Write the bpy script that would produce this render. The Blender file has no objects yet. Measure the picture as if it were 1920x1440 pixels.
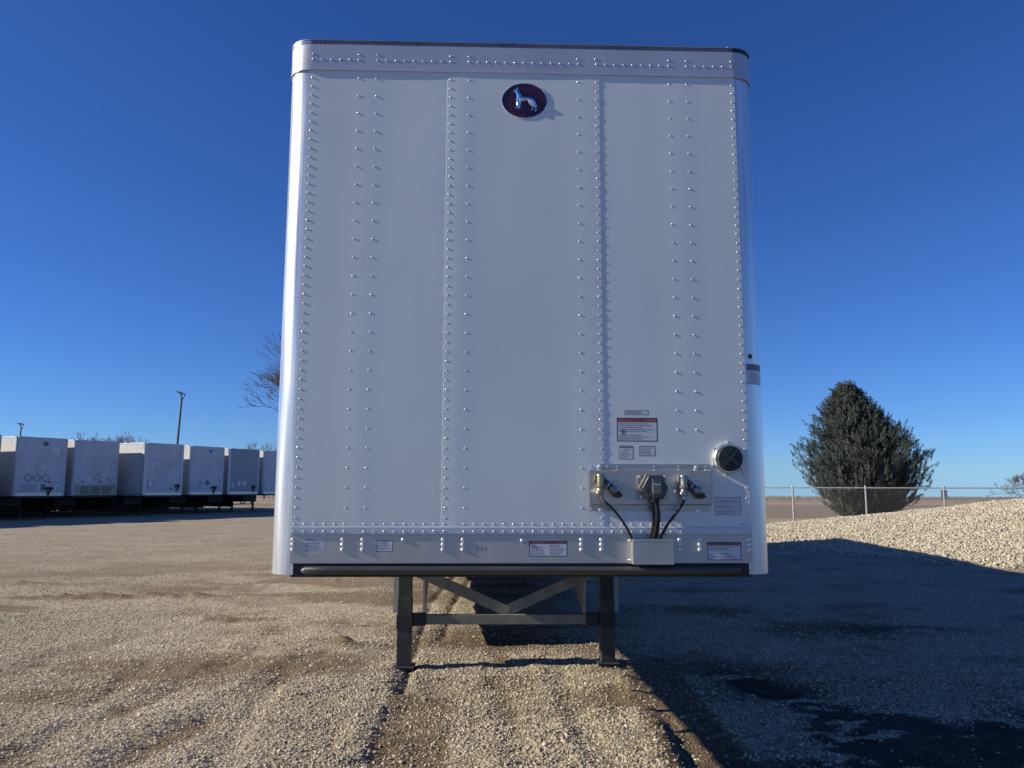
import bpy, bmesh, math, random
import numpy as np
from mathutils import Vector, Matrix, Euler
R = math.radians
random.seed(7)
rng = np.random.default_rng(11)
scene = bpy.context.scene
C = scene.collection

# ------------------------------------------------------------------ camera
PITCH, ROLL = 0.13286, 0.00243
EYE = 1.6
cam_d = bpy.data.cameras.new('camera'); cam = bpy.data.objects.new('camera', cam_d); C.objects.link(cam)
cam_d.sensor_width = 36; cam_d.lens = 1458 / 1920 * 36
cam_d.clip_start = .05; cam_d.clip_end = 8000
_r = Vector((1, 0, 0)); _u = Vector((0, -math.sin(PITCH), math.cos(PITCH))); _b = -Vector((0, math.cos(PITCH), math.sin(PITCH)))
_r2 = _r * math.cos(ROLL) + _u * math.sin(ROLL); _u2 = -_r * math.sin(ROLL) + _u * math.cos(ROLL)
cam.matrix_world = Matrix(((_r2.x, _u2.x, _b.x, 0), (_r2.y, _u2.y, _b.y, 0), (_r2.z, _u2.z, _b.z, EYE), (0, 0, 0, 1)))
scene.camera = cam
# ------------------------------------------------------------------ sky, sun, exposure
SUN_EL, SUN_AZ = R(25.3), R(186.0)          # azimuth measured from +X towards +Y
to_sun = Vector((math.cos(SUN_EL) * math.cos(SUN_AZ), math.cos(SUN_EL) * math.sin(SUN_AZ), math.sin(SUN_EL)))
w = bpy.data.worlds.new('World'); scene.world = w; w.use_nodes = True
nt = w.node_tree; nt.nodes.clear()
out = nt.nodes.new('ShaderNodeOutputWorld'); bg = nt.nodes.new('ShaderNodeBackground'); sky = nt.nodes.new('ShaderNodeTexSky')
sky.sky_type = 'NISHITA'; sky.sun_disc = False; sky.sun_elevation = SUN_EL
sky.sun_rotation = R(90) - SUN_AZ
sky.altitude = 300; sky.air_density = .85; sky.dust_density = 0; sky.ozone_density = 1.8
tc = nt.nodes.new('ShaderNodeTexCoord'); sx = nt.nodes.new('ShaderNodeSeparateXYZ'); cx = nt.nodes.new('ShaderNodeCombineXYZ')
mx = nt.nodes.new('ShaderNodeMath'); mx.operation = 'MAXIMUM'; mx.inputs[1].default_value = .02
L = nt.links.new
L(tc.outputs['Generated'], sx.inputs[0]); L(sx.outputs[0], cx.inputs[0]); L(sx.outputs[1], cx.inputs[1])
L(sx.outputs[2], mx.inputs[0]); L(mx.outputs[0], cx.inputs[2]); L(cx.outputs[0], sky.inputs[0])
hs = nt.nodes.new('ShaderNodeHueSaturation'); hs.inputs['Saturation'].default_value = 1.12
tint = nt.nodes.new('ShaderNodeVectorMath'); tint.operation = 'MULTIPLY'; tint.inputs[1].default_value = (.57, .93, 1.66)   # cool white balance of the photograph
L(sky.outputs[0], hs.inputs['Color']); L(hs.outputs[0], tint.inputs[0]); L(tint.outputs[0], bg.inputs[0]); L(bg.outputs[0], out.inputs[0])
bg.inputs[1].default_value = .055
sd = bpy.data.lights.new('sun', 'SUN'); sun = bpy.data.objects.new('sun', sd); C.objects.link(sun)
sd.energy = 5.0; sd.angle = R(.53); sd.color = (1, .91, .74)
sun.rotation_euler = to_sun.to_track_quat('Z', 'Y').to_euler(); sun.location = (-20, -5, 20)
vs = scene.view_settings
vs.view_transform = 'Standard'; vs.look = 'None'; vs.gamma = 1; vs.use_curve_mapping = False; vs.exposure = 0.40

# ------------------------------------------------------------------ helpers
def tag(o, label=None, cat=None, group=None, kind=None):
    if label: o['label'] = label
    if cat: o['category'] = cat
    if group: o['group'] = group
    if kind: o['kind'] = kind
    return o

def empty(name, loc, rz=0):
    o = bpy.data.objects.new(name, None); o.empty_display_size = .2
    o.location = loc; o.rotation_euler.z = rz; C.objects.link(o); return o

class MB:
    """collects geometry for ONE mesh object"""
    def __init__(s): s.v = []; s.f = []; s.m = []; s.s = []
    def add(s, vs, fs, mi=0, smooth=False):
        b = len(s.v); s.v += [tuple(v) for v in vs]
        for f in fs: s.f.append(tuple(i + b for i in f)); s.m.append(mi); s.s.append(smooth)
        return s
    def box(s, x0, x1, y0, y1, z0, z1, mi=0):
        return s.add([(x0,y0,z0),(x1,y0,z0),(x1,y1,z0),(x0,y1,z0),(x0,y0,z1),(x1,y0,z1),(x1,y1,z1),(x0,y1,z1)],
              [(0,3,2,1),(4,5,6,7),(0,1,5,4),(1,2,6,5),(2,3,7,6),(3,0,4,7)], mi)
    def bar(s, a, b, wx, wy, mi=0, up=(0,0,1)):
        a = Vector(a); b = Vector(b); d = (b-a).normalized(); u = Vector(up)
        if abs(d.dot(u)) > .98: u = Vector((0,1,0))
        sd_ = d.cross(u).normalized(); u = sd_.cross(d)
        vs_ = []
        for p in (a, b):
            for i, j in ((-1,-1),(1,-1),(1,1),(-1,1)): vs_.append(p + sd_*(wx/2*i) + u*(wy/2*j))
        return s.add(vs_, [(0,1,2,3),(7,6,5,4),(0,4,5,1),(1,5,6,2),(2,6,7,3),(3,7,4,0)], mi)
    def tube(s, pts, r, n=8, mi=0, cap=True, smooth=True):
        pts = [Vector(p) for p in pts]; rr = r if isinstance(r, (list, tuple)) else [r]*len(pts)
        rings = []; pu = None
        for i, p in enumerate(pts):
            d = (pts[min(i+1, len(pts)-1)] - pts[max(i-1, 0)]).normalized()
            if pu is None: pu = d.orthogonal().normalized()
            pu = (pu - d*pu.dot(d)).normalized(); q = d.cross(pu)
            rings.append([p + (pu*math.cos(2*math.pi*k/n) + q*math.sin(2*math.pi*k/n))*rr[i] for k in range(n)])
        vs_ = [v for r_ in rings for v in r_]; fs = []
        for i in range(len(pts)-1):
            for k in range(n):
                k2 = (k+1) % n; fs.append((i*n+k, i*n+k2, (i+1)*n+k2, (i+1)*n+k))
        s.add(vs_, fs, mi, smooth)
        if cap:
            b = len(s.v) - len(vs_)
            s.f.append(tuple(b+k for k in reversed(range(n)))); s.m.append(mi); s.s.append(False)
            s.f.append(tuple(b+(len(pts)-1)*n+k for k in range(n))); s.m.append(mi); s.s.append(False)
        return s
    def lathe(s, c, axis, prof, n=20, mi=0, smooth=True, sx_=1, sz_=1):
        """prof: list of (radius, offset along axis)"""
        c = Vector(c); a = Vector(axis).normalized()
        u = Vector((1,0,0)) if abs(a.x) < .9 else Vector((0,0,1)); u = (u - a*u.dot(a)).normalized(); q = a.cross(u)
        vs_ = []
        for r_, o_ in prof:
            for k in range(n):
                t = 2*math.pi*k/n; vs_.append(c + a*o_ + u*(math.cos(t)*r_*sx_) + q*(math.sin(t)*r_*sz_))
        fs = []
        for i in range(len(prof)-1):
            for k in range(n):
                k2 = (k+1) % n; fs.append((i*n+k, (i+1)*n+k, (i+1)*n+k2, i*n+k2))
        s.add(vs_, fs, mi, smooth); b = len(s.v)-len(vs_)
        s.f.append(tuple(b+k for k in range(n))); s.m.append(mi); s.s.append(False)
        s.f.append(tuple(b+(len(prof)-1)*n+k for k in reversed(range(n)))); s.m.append(mi); s.s.append(False)
        return s
    def mesh(s, name, mats):
        me = bpy.data.meshes.new(name); me.from_pydata(s.v, [], s.f)
        for m_ in (mats if isinstance(mats, (list, tuple)) else [mats]): me.materials.append(m_)
        me.polygons.foreach_set('material_index', s.m); me.polygons.foreach_set('use_smooth', s.s); me.update()
        if any(s.s): me.set_sharp_from_angle(angle=R(42))
        return me
    def build(s, name, mats, parent=None, bevel=0, fix=True):
        me = s.mesh(name, mats)
        if fix:
            bm = bmesh.new(); bm.from_mesh(me); bmesh.ops.recalc_face_normals(bm, faces=bm.faces); bm.to_mesh(me); bm.free()
            if any(s.s): me.set_sharp_from_angle(angle=R(42))
        return link(name, me, parent, bevel)
def link(name, me, parent=None, bevel=0):
    o = bpy.data.objects.new(name, me); C.objects.link(o)
    if parent: o.parent = parent
    if bevel:
        b = o.modifiers.new('bevel', 'BEVEL'); b.width = bevel; b.segments = 2; b.limit_method = 'ANGLE'; b.angle_limit = R(40)
    return o

def text_mesh(body, size, loc, mat, name, parent, depth=.0002, rot=None, spacing=1.0, shear=0):
    cu = bpy.data.curves.new('t', 'FONT'); cu.body = body; cu.size = size; cu.extrude = depth; cu.align_x = 'CENTER'; cu.align_y = 'CENTER'
    cu.space_character = spacing; cu.shear = shear; cu.resolution_u = 2
    o = bpy.data.objects.new('t', cu); C.objects.link(o); bpy.context.view_layer.update()
    me = bpy.data.meshes.new_from_object(o.evaluated_get(bpy.context.evaluated_depsgraph_get()))
    bpy.data.objects.remove(o); me.materials.clear(); me.materials.append(mat); me.name = name
    o = link(name, me, parent); o.location = loc; o.rotation_euler = rot or (R(90), 0, 0); return o

# value noise -------------------------------------------------------
_tab = np.random.default_rng(5).random(65536)
def vnoise(x, y, seed=0):
    xi = np.floor(x).astype(np.int64); yi = np.floor(y).astype(np.int64); fx = x-xi; fy = y-yi
    fx = fx*fx*(3-2*fx); fy = fy*fy*(3-2*fy)
    h = lambda a, b: _tab[((a*73856093) ^ (b*19349663) ^ (seed*83492791)) & 65535]
    return (h(xi,yi)*(1-fx)+h(xi+1,yi)*fx)*(1-fy) + (h(xi,yi+1)*(1-fx)+h(xi+1,yi+1)*fx)*fy
def fbm(x, y, o=4, seed=0):
    r_ = 0; a = .5
    for i in range(o): r_ = r_ + a*(vnoise(x*2**i, y*2**i, seed+i)-.5); a *= .5
    return r_

# ------------------------------------------------------------------ materials
def mat(name, col, rough=.6, metal=0, spec=.5, noise=None, bump=None, coat=0, streak=None):
    """noise=(scale, amount, detail)  bump=(scale, strength, dist)"""
    m = bpy.data.materials.new(name); m.use_nodes = True; t = m.node_tree; p = t.nodes['Principled BSDF']
    p.inputs['Base Color'].default_value = (*col, 1); p.inputs['Roughness'].default_value = rough
    p.inputs['Metallic'].default_value = metal; p.inputs['Specular IOR Level'].default_value = spec
    p.inputs['Coat Weight'].default_value = coat; p.inputs['Coat Roughness'].default_value = .12
    co = t.nodes.new('ShaderNodeTexCoord'); mp = t.nodes.new('ShaderNodeMapping'); t.links.new(co.outputs['Object'], mp.inputs[0])
    if streak: mp.inputs['Scale'].default_value = streak
    if noise:
        n = t.nodes.new('ShaderNodeTexNoise'); n.inputs['Scale'].default_value = noise[0]; n.inputs['Detail'].default_value = 6
        t.links.new(mp.outputs[0], n.inputs['Vector'])
        mr = t.nodes.new('ShaderNodeMapRange'); mr.inputs[1].default_value = .3; mr.inputs[2].default_value = .7
        mr.inputs[3].default_value = 1-noise[1]; mr.inputs[4].default_value = 1+noise[1]*.6
        t.links.new(n.outputs[0], mr.inputs[0])
        mu = t.nodes.new('ShaderNodeVectorMath'); mu.operation = 'MULTIPLY'; mu.inputs[0].default_value = col
        t.links.new(mr.outputs[0], mu.inputs[1]); t.links.new(mu.outputs[0], p.inputs['Base Color'])
        rr = t.nodes.new('ShaderNodeMapRange'); rr.inputs[1].default_value = .3; rr.inputs[2].default_value = .7
        rr.inputs[3].default_value = max(0, rough-.08); rr.inputs[4].default_value = min(1, rough+.1)
        t.links.new(n.outputs[0], rr.inputs[0]); t.links.new(rr.outputs[0], p.inputs['Roughness'])
    if bump:
        n = t.nodes.new('ShaderNodeTexNoise'); n.inputs['Scale'].default_value = bump[0]; n.inputs['Detail'].default_value = 4
        t.links.new(mp.outputs[0], n.inputs['Vector'])
        b = t.nodes.new('ShaderNodeBump'); b.inputs['Strength'].default_value = bump[1]; b.inputs['Distance'].default_value = bump[2]
        t.links.new(n.outputs[0], b.inputs['Height']); t.links.new(b.outputs[0], p.inputs['Normal'])
    return m
M = {}
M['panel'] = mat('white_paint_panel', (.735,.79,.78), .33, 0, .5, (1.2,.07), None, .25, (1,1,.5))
M['post'] = mat('anodized_post', (.74,.75,.76), .30, .72, .5, (3,.22), (6,.25,.004), 0, (9,9,.35))
M['band'] = mat('painted_aluminium_band', (.55,.57,.62), .42, .35, .5, (2,.06), None, 0)
M['toprail'] = mat('worn_top_rail', (.34,.32,.36), .5, .5, .5, (8,.25), None, 0)
M['strip'] = mat('rivet_strip', (.62,.66,.72), .38, .35, .5, (3,.08))
M['plate'] = mat('galvanised_plate', (.58,.57,.54), .40, .7, .5, (4,.10), None, 0, (1,1,.4))
M['stainless'] = mat('stainless_plate', (.55,.51,.47), .36, .85, .5, (2,.10), None, 0, (.3,1,6))
M['alu'] = mat('raw_aluminium', (.72,.71,.68), .28, .9, .5, (20,.12))
M['steelhead'] = mat('bright_rivet', (.9,.9,.9), .25, .55)
M['chrome'] = mat('chrome', (.9,.9,.92), .07, 1)
M['maroon'] = mat('maroon_enamel', (.055,.012,.035), .25, 0, .5, None, None, .5)
M['black'] = mat('black_plastic', (.02,.021,.022), .45, 0, .5, (30,.2))
M['rubber'] = mat('hose_rubber', (.014,.014,.015), .32, 0, .5, (30,.2))
M['tyre'] = mat('tyre_rubber', (.022,.021,.02), .8, 0, .3, (12,.3))
M['frame'] = mat('dark_painted_steel', (.032,.034,.036), .55, .1, .4, (9,.35), (40,.2,.002))
M['leg'] = mat('grey_leg_steel', (.060,.064,.060), .55, .2, .4, (7,.35), (40,.2,.002))
M['brace'] = mat('dusty_brace_steel', (.23,.23,.20), .65, .1, .4, (7,.3))
M['rub'] = mat('rub_bar_steel', (.09,.09,.085), .42, .4, .5, (6,.4), None, 0, (.4,3,3))
M['brass'] = mat('brass_fitting', (.42,.38,.26), .38, .85, .5, (30,.2))
M['zinc'] = mat('zinc_casting', (.34,.34,.33), .38, .75, .5, (40,.3), (90,.3,.001))
M['darkcast'] = mat('dark_casting', (.10,.105,.11), .35, .6, .5, (40,.4), (90,.3,.001))
M['ochre'] = mat('olive_grey_housing', (.20,.19,.15), .4, .3, .5, (30,.2))
M['paper'] = mat('sticker_white', (.68,.69,.72), .45, 0, .5, (25,.04))
M['silverpaper'] = mat('sticker_silver', (.62,.64,.68), .4, .2, .5, (25,.05))
M['ink'] = mat('sticker_ink', (.03,.035,.06), .5)
M['greyink'] = mat('sticker_grey_ink', (.17,.19,.23), .5)
M['red'] = mat('sticker_red', (.30,.12,.12), .5)
M['pencil'] = mat('marker_pencil', (.24,.22,.22), .6)
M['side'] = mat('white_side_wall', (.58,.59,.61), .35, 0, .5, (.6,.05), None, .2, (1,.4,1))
M['roof'] = mat('roof_sheet', (.66,.66,.66), .45, .3, .5, (.8,.1))
M['skirt'] = mat('skirt_panel', (.42,.41,.38), .5, 0, .4, (2,.15))
M['reddoor'] = mat('reflective_tape_red', (.5,.02,.02), .4)
M['rim'] = mat('white_wheel_rim', (.6,.6,.6), .4, .3, .5, (10,.2))
M['rowwhite'] = mat('aged_white_front', (.53,.56,.59), .42, 0, .4, (.9,.16), None, 0, (1.3,1.3,.6))
M['rowgrey'] = mat('grey_front', (.30,.33,.38), .42, 0, .4, (.9,.12), None, 0, (1.3,1.3,.5))
M['rowside'] = mat('aged_white_side', (.54,.55,.55), .42, 0, .4, (.7,.08))
M['rowpost'] = mat('row_corner_post', (.50,.52,.54), .38, .4, .5, (2,.12))
M['rowrail'] = mat('row_top_rail', (.35,.37,.42), .5, .4, .5, (2,.15))
M['cream'] = mat('cream_lower_panel', (.40,.38,.29), .5, 0, .4, (2,.25))
M['galv'] = mat('galvanised_post', (.45,.46,.46), .45, .6, .5, (10,.15))
M['wire'] = mat('galvanised_wire', (.40,.41,.41), .5, .6)
M['pole'] = mat('dark_pole', (.07,.08,.10), .5, .3)
M['sign'] = mat('weathered_board', (.22,.23,.24), .7, 0, .3, (3,.3))
M['dust'] = mat('dust_smear', (.42,.43,.46), .5)

def stone_mat(name, cols, rough=.85):
    m = bpy.data.materials.new(name); m.use_nodes = True; t = m.node_tree; p = t.nodes['Principled BSDF']
    oi = t.nodes.new('ShaderNodeObjectInfo'); cr = t.nodes.new('ShaderNodeValToRGB'); e = cr.color_ramp.elements
    while len(e) < len(cols): e.new(.5)
    for i, c_ in enumerate(cols): e[i].position = i/(len(cols)-1); e[i].color = (*c_, 1)
    t.links.new(oi.outputs['Random'], cr.inputs[0])
    co = t.nodes.new('ShaderNodeTexCoord'); n = t.nodes.new('ShaderNodeTexNoise'); n.inputs['Scale'].default_value = 2.5
    t.links.new(co.outputs['Object'], n.inputs['Vector'])
    mr = t.nodes.new('ShaderNodeMapRange'); mr.inputs[3].default_value = .65; mr.inputs[4].default_value = 1.25
    t.links.new(n.outputs[0], mr.inputs[0])
    mu = t.nodes.new('ShaderNodeVectorMath'); mu.operation = 'MULTIPLY'
    t.links.new(cr.outputs[0], mu.inputs[0]); t.links.new(mr.outputs[0], mu.inputs[1]); t.links.new(mu.outputs[0], p.inputs['Base Color'])
    p.inputs['Roughness'].default_value = rough; p.inputs['Specular IOR Level'].default_value = .25
    return m
M['gravel'] = stone_mat('limestone_gravel', [(.21,.17,.12),(.39,.335,.245),(.53,.46,.345),(.30,.255,.19),(.70,.62,.48),(.43,.37,.28)])
M['pilestone'] = stone_mat('pile_limestone', [(.36,.31,.22),(.47,.41,.30),(.57,.50,.37),(.40,.35,.25),(.66,.58,.44),(.35,.32,.27)])

# ground shader -----------------------------------------------------
def ground_mat():
    m = bpy.data.materials.new('gravel_lot'); m.use_nodes = True; t = m.node_tree; p = t.nodes['Principled BSDF']; N = t.nodes.new; K = t.links.new
    co = N('ShaderNodeTexCoord')
    def attr(n): a = N('ShaderNodeAttribute'); a.attribute_name = n; return a.outputs['Fac']
    def noise(s, d=6, r_=.6, stretch=None):
        n = N('ShaderNodeTexNoise'); n.inputs['Scale'].default_value = s; n.inputs['Detail'].default_value = d; n.inputs['Roughness'].default_value = r_
        if stretch:
            mp = N('ShaderNodeMapping'); mp.inputs['Scale'].default_value = stretch; K(co.outputs['Object'], mp.inputs[0]); K(mp.outputs[0], n.inputs['Vector'])
        else: K(co.outputs['Object'], n.inputs['Vector'])
        return n.outputs[0]
    def ramp(src, stops):
        c_ = N('ShaderNodeValToRGB'); e = c_.color_ramp.elements
        while len(e) < len(stops): e.new(.5)
        for i, (po, c) in enumerate(stops): e[i].position = po; e[i].color = (*c, 1)
        K(src, c_.inputs[0]); return c_.outputs[0]
    def mix(f, a, b):
        x = N('ShaderNodeMix'); x.data_type = 'RGBA'
        if isinstance(f, float): x.inputs[0].default_value = f
        else: K(f, x.inputs[0])
        K(a, x.inputs[6]); K(b, x.inputs[7]); return x.outputs[2]
    def mth(op, a, b):
        x = N('ShaderNodeMath'); x.operation = op
        for i, q in enumerate((a, b)):
            if isinstance(q, (int, float)): x.inputs[i].default_value = q
            else: K(q, x.inputs[i])
        return x.outputs[0]
    vo = N('ShaderNodeTexVoronoi'); vo.inputs['Scale'].default_value = 55; vo.inputs['Randomness'].default_value = 1; K(co.outputs['Object'], vo.inputs['Vector'])
    sep = N('ShaderNodeSeparateColor'); K(vo.outputs['Color'], sep.inputs[0])
    grav = ramp(sep.outputs[0], [(0,(.22,.18,.13)),(.4,(.34,.29,.21)),(.75,(.43,.37,.275)),(1,(.56,.49,.38))])
    dirt = ramp(noise(9, 8, .7), [(.3,(.115,.082,.052)),(.6,(.21,.155,.10)),(.8,(.26,.20,.14))])
    fine = noise(3.2, 8, .7)
    dm = mth('ADD', attr('dirt'), mth('MULTIPLY', mth('SUBTRACT', fine, .5), 1.2))
    dmr = N('ShaderNodeMapRange'); dmr.inputs[1].default_value = .3; dmr.inputs[2].default_value = .75; K(dm, dmr.inputs[0])
    near = mix(dmr.outputs[0], grav, dirt)
    lot = ramp(noise(.9, 9, .75, (.5, 1.2, 1)), [(.3,(.28,.225,.165)),(.5,(.37,.31,.23)),(.7,(.45,.385,.29))])
    c1 = mix(attr('far'), near, lot)
    damp_shade = N('ShaderNodeMapRange'); K(attr('damp_shade'), damp_shade.inputs[0])
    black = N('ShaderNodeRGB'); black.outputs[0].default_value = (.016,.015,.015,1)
    c1 = mix(damp_shade.outputs[0], c1, black.outputs[0])  # damp spots and painted trailer shade, both pulled towards black
    fb = ramp(attr('band'), [(0,(.36,.30,.20)),(.18,(.40,.33,.22)),(.25,(.27,.215,.16)),(.52,(.29,.23,.17)),(.58,(.46,.39,.28)),(.63,(.33,.275,.21)),(.78,(.33,.29,.24)),(.85,(.42,.32,.20)),(1,(.40,.31,.20))])
    fn = ramp(noise(.6, 9, .8, (.4, 1.5, 1)), [(.25,(.62,.62,.62)),(.75,(1.25,1.25,1.25))])
    mu = N('ShaderNodeVectorMath'); mu.operation = 'MULTIPLY'; K(fb, mu.inputs[0]); K(fn, mu.inputs[1])
    c2 = mix(attr('field'), c1, mu.outputs[0])
    K(c2, p.inputs['Base Color']); p.inputs['Roughness'].default_value = .95; p.inputs['Specular IOR Level'].default_value = .15
    v2 = N('ShaderNodeTexVoronoi'); v2.inputs['Scale'].default_value = 48; K(co.outputs['Object'], v2.inputs['Vector'])
    hh = mth('ADD', mth('MULTIPLY', v2.outputs['Distance'], -1.0), mth('MULTIPLY', noise(22, 6, .7), .8))
    b = N('ShaderNodeBump'); b.inputs['Strength'].default_value = .9; b.inputs['Distance'].default_value = .012; K(hh, b.inputs['Height'])
    b2 = N('ShaderNodeBump'); b2.inputs['Strength'].default_value = .6; b2.inputs['Distance'].default_value = .05; K(noise(5, 8, .7), b2.inputs['Height']); K(b.outputs[0], b2.inputs['Normal'])
    K(b2.outputs[0], p.inputs['Normal'])
    return m
M['ground'] = ground_mat()

# ------------------------------------------------------------------ terrain
def smooth(e0, e1, x):
    t = np.clip((x-e0)/(e1-e0), 0, 1); return t*t*(3-2*t)
def rut_profile(x, y):
    """tyre ruts under and in front of the trailer"""
    z = np.zeros_like(x); d = np.zeros_like(x)
    wob = .05*fbm(y*.9, y*0+3.3, 3, 40)*2
    yend = 1-smooth(6.3, 8.6, y); yr = 1-smooth(5.3, 6.3, y); brk = smooth(.35,.62,vnoise(x*1.1+4,y*2.4,14))
    xr = x - .02*(y-5) - wob
    s1 = smooth(1.02,1.06,xr+.02*vnoise(x*12,y*12,3)) * (1-smooth(1.33,1.50,xr))          # right rut beside the shadow
    z -= .05*s1*yr; d = np.maximum(d, smooth(.80,1.02,xr+.1*vnoise(x*4,y*4,5))*(1-smooth(1.38,1.5,xr))*(1-smooth(7.2,8.2,y)))
    xl = x + .04*(y-5) + wob*1.5
    s2 = smooth(-.92,-.84,xl)*(1-smooth(-.45,-.25,xl))
    z -= .016*s2*yend*brk; d = np.maximum(d, s2*(1-smooth(6.0,7.3,y))*.85)
    z += .022*np.exp(-((xl+1.0)/.10)**2)*yend*brk*vnoise(x*5,y*5,2)*1.4 + .02*np.exp(-((xr-.92)/.09)**2)*yend*vnoise(x*5,y*5,8)*1.6
    for cx_, k, a in ((-1.75,.10,.020),(.45,-.03,.010),(-2.9,.16,.016)):
        q = x - cx_ + k*(y-5) + wob; z -= a*np.exp(-(q/.10)**2)*yend; 
    for xa_, ya_, xb_, yb_ in ((-1.02,15.5,-1.15,11.2),(-1.15,11.2,-.86,6.3),(-.70,15.5,-.83,11.0),(-.83,11.0,-.74,8.5)):    # narrow tracks
        t_ = np.clip((y-ya_)/(yb_-ya_), 0, 1); xc = xa_+(xb_-xa_)*t_ + .02*vnoise(y*3,y*0,66)
        z -= .035*np.exp(-((x-xc)/.05)**2)*((y < ya_)&(y > yb_))
    for x0_, amp, k_, w_, dep in ((-2.35,.5,.42,.16,.022),(-3.05,.5,.42,.14,.018),(.15,-.25,.5,.10,.012),(.62,-.2,.5,.10,.014),(-5.0,.9,.3,.2,.02)):
        xc = x0_ + amp*np.sin(k_*(y-4.5)); q = np.exp(-((x-xc)/w_)**2)*(1-smooth(7.5,10.5,y))*(.35+vnoise(x*2.2,y*2.2,88))
        z -= dep*q; z += dep*.6*np.exp(-((x-xc+w_*1.7)/(w_*.6))**2)*(1-smooth(7.5,10.5,y)); d = np.maximum(d, .75*q)
    return z, d
def pile_h(x, y):
    """the limestone heap on the right"""
    crest_y = 26.5 - .12*(x-12)
    top = np.clip((x-8.2)*.108, 0, 1.55) + .22
    front = smooth(13.4+0*x, 26.2, y + .10*(x-10)); back = 1-smooth(0, 5.2, y-crest_y)
    lft = smooth(5.2, 8.6, x + .25*(y-22))
    return top*front**.9*back*lft*(1+.10*fbm(x*.7,y*.7,3,77)*2)
def terrain(x, y):
    r_ = np.hypot(x, y)
    nf = np.exp(-np.maximum(r_-10,0)/30)
    z = (.075*fbm(x*.45,y*.45,3,1) + .095*fbm(x*2.1,y*2.6,4,21)*nf + (.055*fbm(x*9,y*9,2,31) + .03*fbm(x*3.5,y*5,2,35))*np.exp(-np.maximum(r_-6,0)/8))
    z = z*.55
    ru, _ = rut_profile(x, y); z = z + ru
    # flatten under feet and wheels
    z = z*1.0
    # clod ridges on the left
    for (px, py, ax, ay, h_) in ((-6.3,11.5,1.5,.16,.07),(-5.0,11.6,1.0,.13,.06),(-8.2,13.2,.6,.12,.05),(-10.5,19.0,1.6,.18,.05),(-9.0,23,1.4,.2,.05),(-2.6,14.2,.5,.2,.12),(-3.3,9.7,.5,.15,.06),(-4.9,7.0,.7,.16,.05),(-1.72,8.15,.22,.16,.10),(-3.2,13.6,.8,.2,.05),(-3.9,13.0,.9,.2,.04)):
        z = z + h_*np.exp(-((x-px)/ax)**2-((y-py)/ay)**2)*(.3+vnoise(x*7,y*7,6)*1.2)
    z = z + .25*smooth(30,60,y)*smooth(-60,-8,-np.abs(x+20))*0
    z = z - np.maximum(0, .0104*r_-1.6)*smooth(140,175,r_) + .35*fbm(x*.01,y*.01,3,50)*smooth(60,140,r_)
    z = z + .10*smooth(12,17,y)*smooth(3,7,x)*(1-smooth(24,32,y))
    return z

def axis(lims):
    a = [lims[0][0]]
    for lo, hi, st in lims:
        n = max(1, int(round((hi-lo)/st))); a += list(np.linspace(lo, hi, n+1)[1:])
    return np.array(a)
def geo(a, b, n): return list(np.geomspace(a, b, n+1)[1:])
xs = np.array([-v for v in reversed(geo(14, 3500, 60))] + list(axis([(-14,-5,.09),(-5,5,.04),(5,14,.09)])) + geo(14, 3500, 60))
ys = np.array([-v for v in reversed(geo(4, 2000, 24))] + list(axis([(-4,3.5,.4),(3.5,9,.03),(9,14,.05),(14,26,.12)])) + geo(26, 3500, 110))
X, Y = np.meshgrid(xs, ys); Z = terrain(X, Y)
nx, ny = len(xs), len(ys)
co = np.stack([X, Y, Z], -1).reshape(-1, 3).astype(np.float32)
idx = np.arange(nx*ny).reshape(ny, nx)
quads = np.stack([idx[:-1,:-1], idx[:-1,1:], idx[1:,1:], idx[1:,:-1]], -1).reshape(-1, 4).astype(np.int32)
def np_mesh(name, co, quads, smooth_=True):
    me = bpy.data.meshes.new(name); me.vertices.add(len(co)); me.vertices.foreach_set('co', co.ravel())
    k = quads.shape[1]; me.loops.add(quads.size); me.loops.foreach_set('vertex_index', quads.ravel().astype(np.int32))
    me.polygons.add(len(quads)); me.polygons.foreach_set('loop_start', np.arange(len(quads), dtype=np.int32)*k)
    me.update(calc_edges=True); me.validate(); me.polygons.foreach_set('use_smooth', np.full(len(me.polygons), smooth_)); return me
gme = np_mesh('ground', co, quads)
def set_attr(me, name, a):
    at = me.attributes.new(name, 'FLOAT', 'POINT'); at.data.foreach_set('value', np.asarray(a, dtype=np.float32).ravel())
def dirt_at(x, y):
    _, d = rut_profile(x, y)
    n = fbm(x*.55+3, y*.95, 4, 61)*2
    base = .34 + n*1.15
    base = base + .45*np.exp(-((x+3.2)/1.2)**2-((y-4.9)/.5)**2) + .4*np.exp(-((x+2.2)/1.6)**2-((y-6.9)/.5)**2)
    base = base + .35*smooth(8.5,13,y)*smooth(.2,.7,vnoise(x*.25,y*1.1,15))
    for (px, py, ax, ay) in ((-6.3,11.5,1.6,.22),(-5.0,11.6,1.1,.2),(-2.6,14.2,.5,.2),(-1.72,8.15,.25,.2),(-3.3,9.7,.5,.2)):
        base = np.maximum(base, 1.1*np.exp(-((x-px)/ax)**2-((y-py)/ay)**2))
    return np.clip(np.maximum(base, d), 0, 1)
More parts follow.
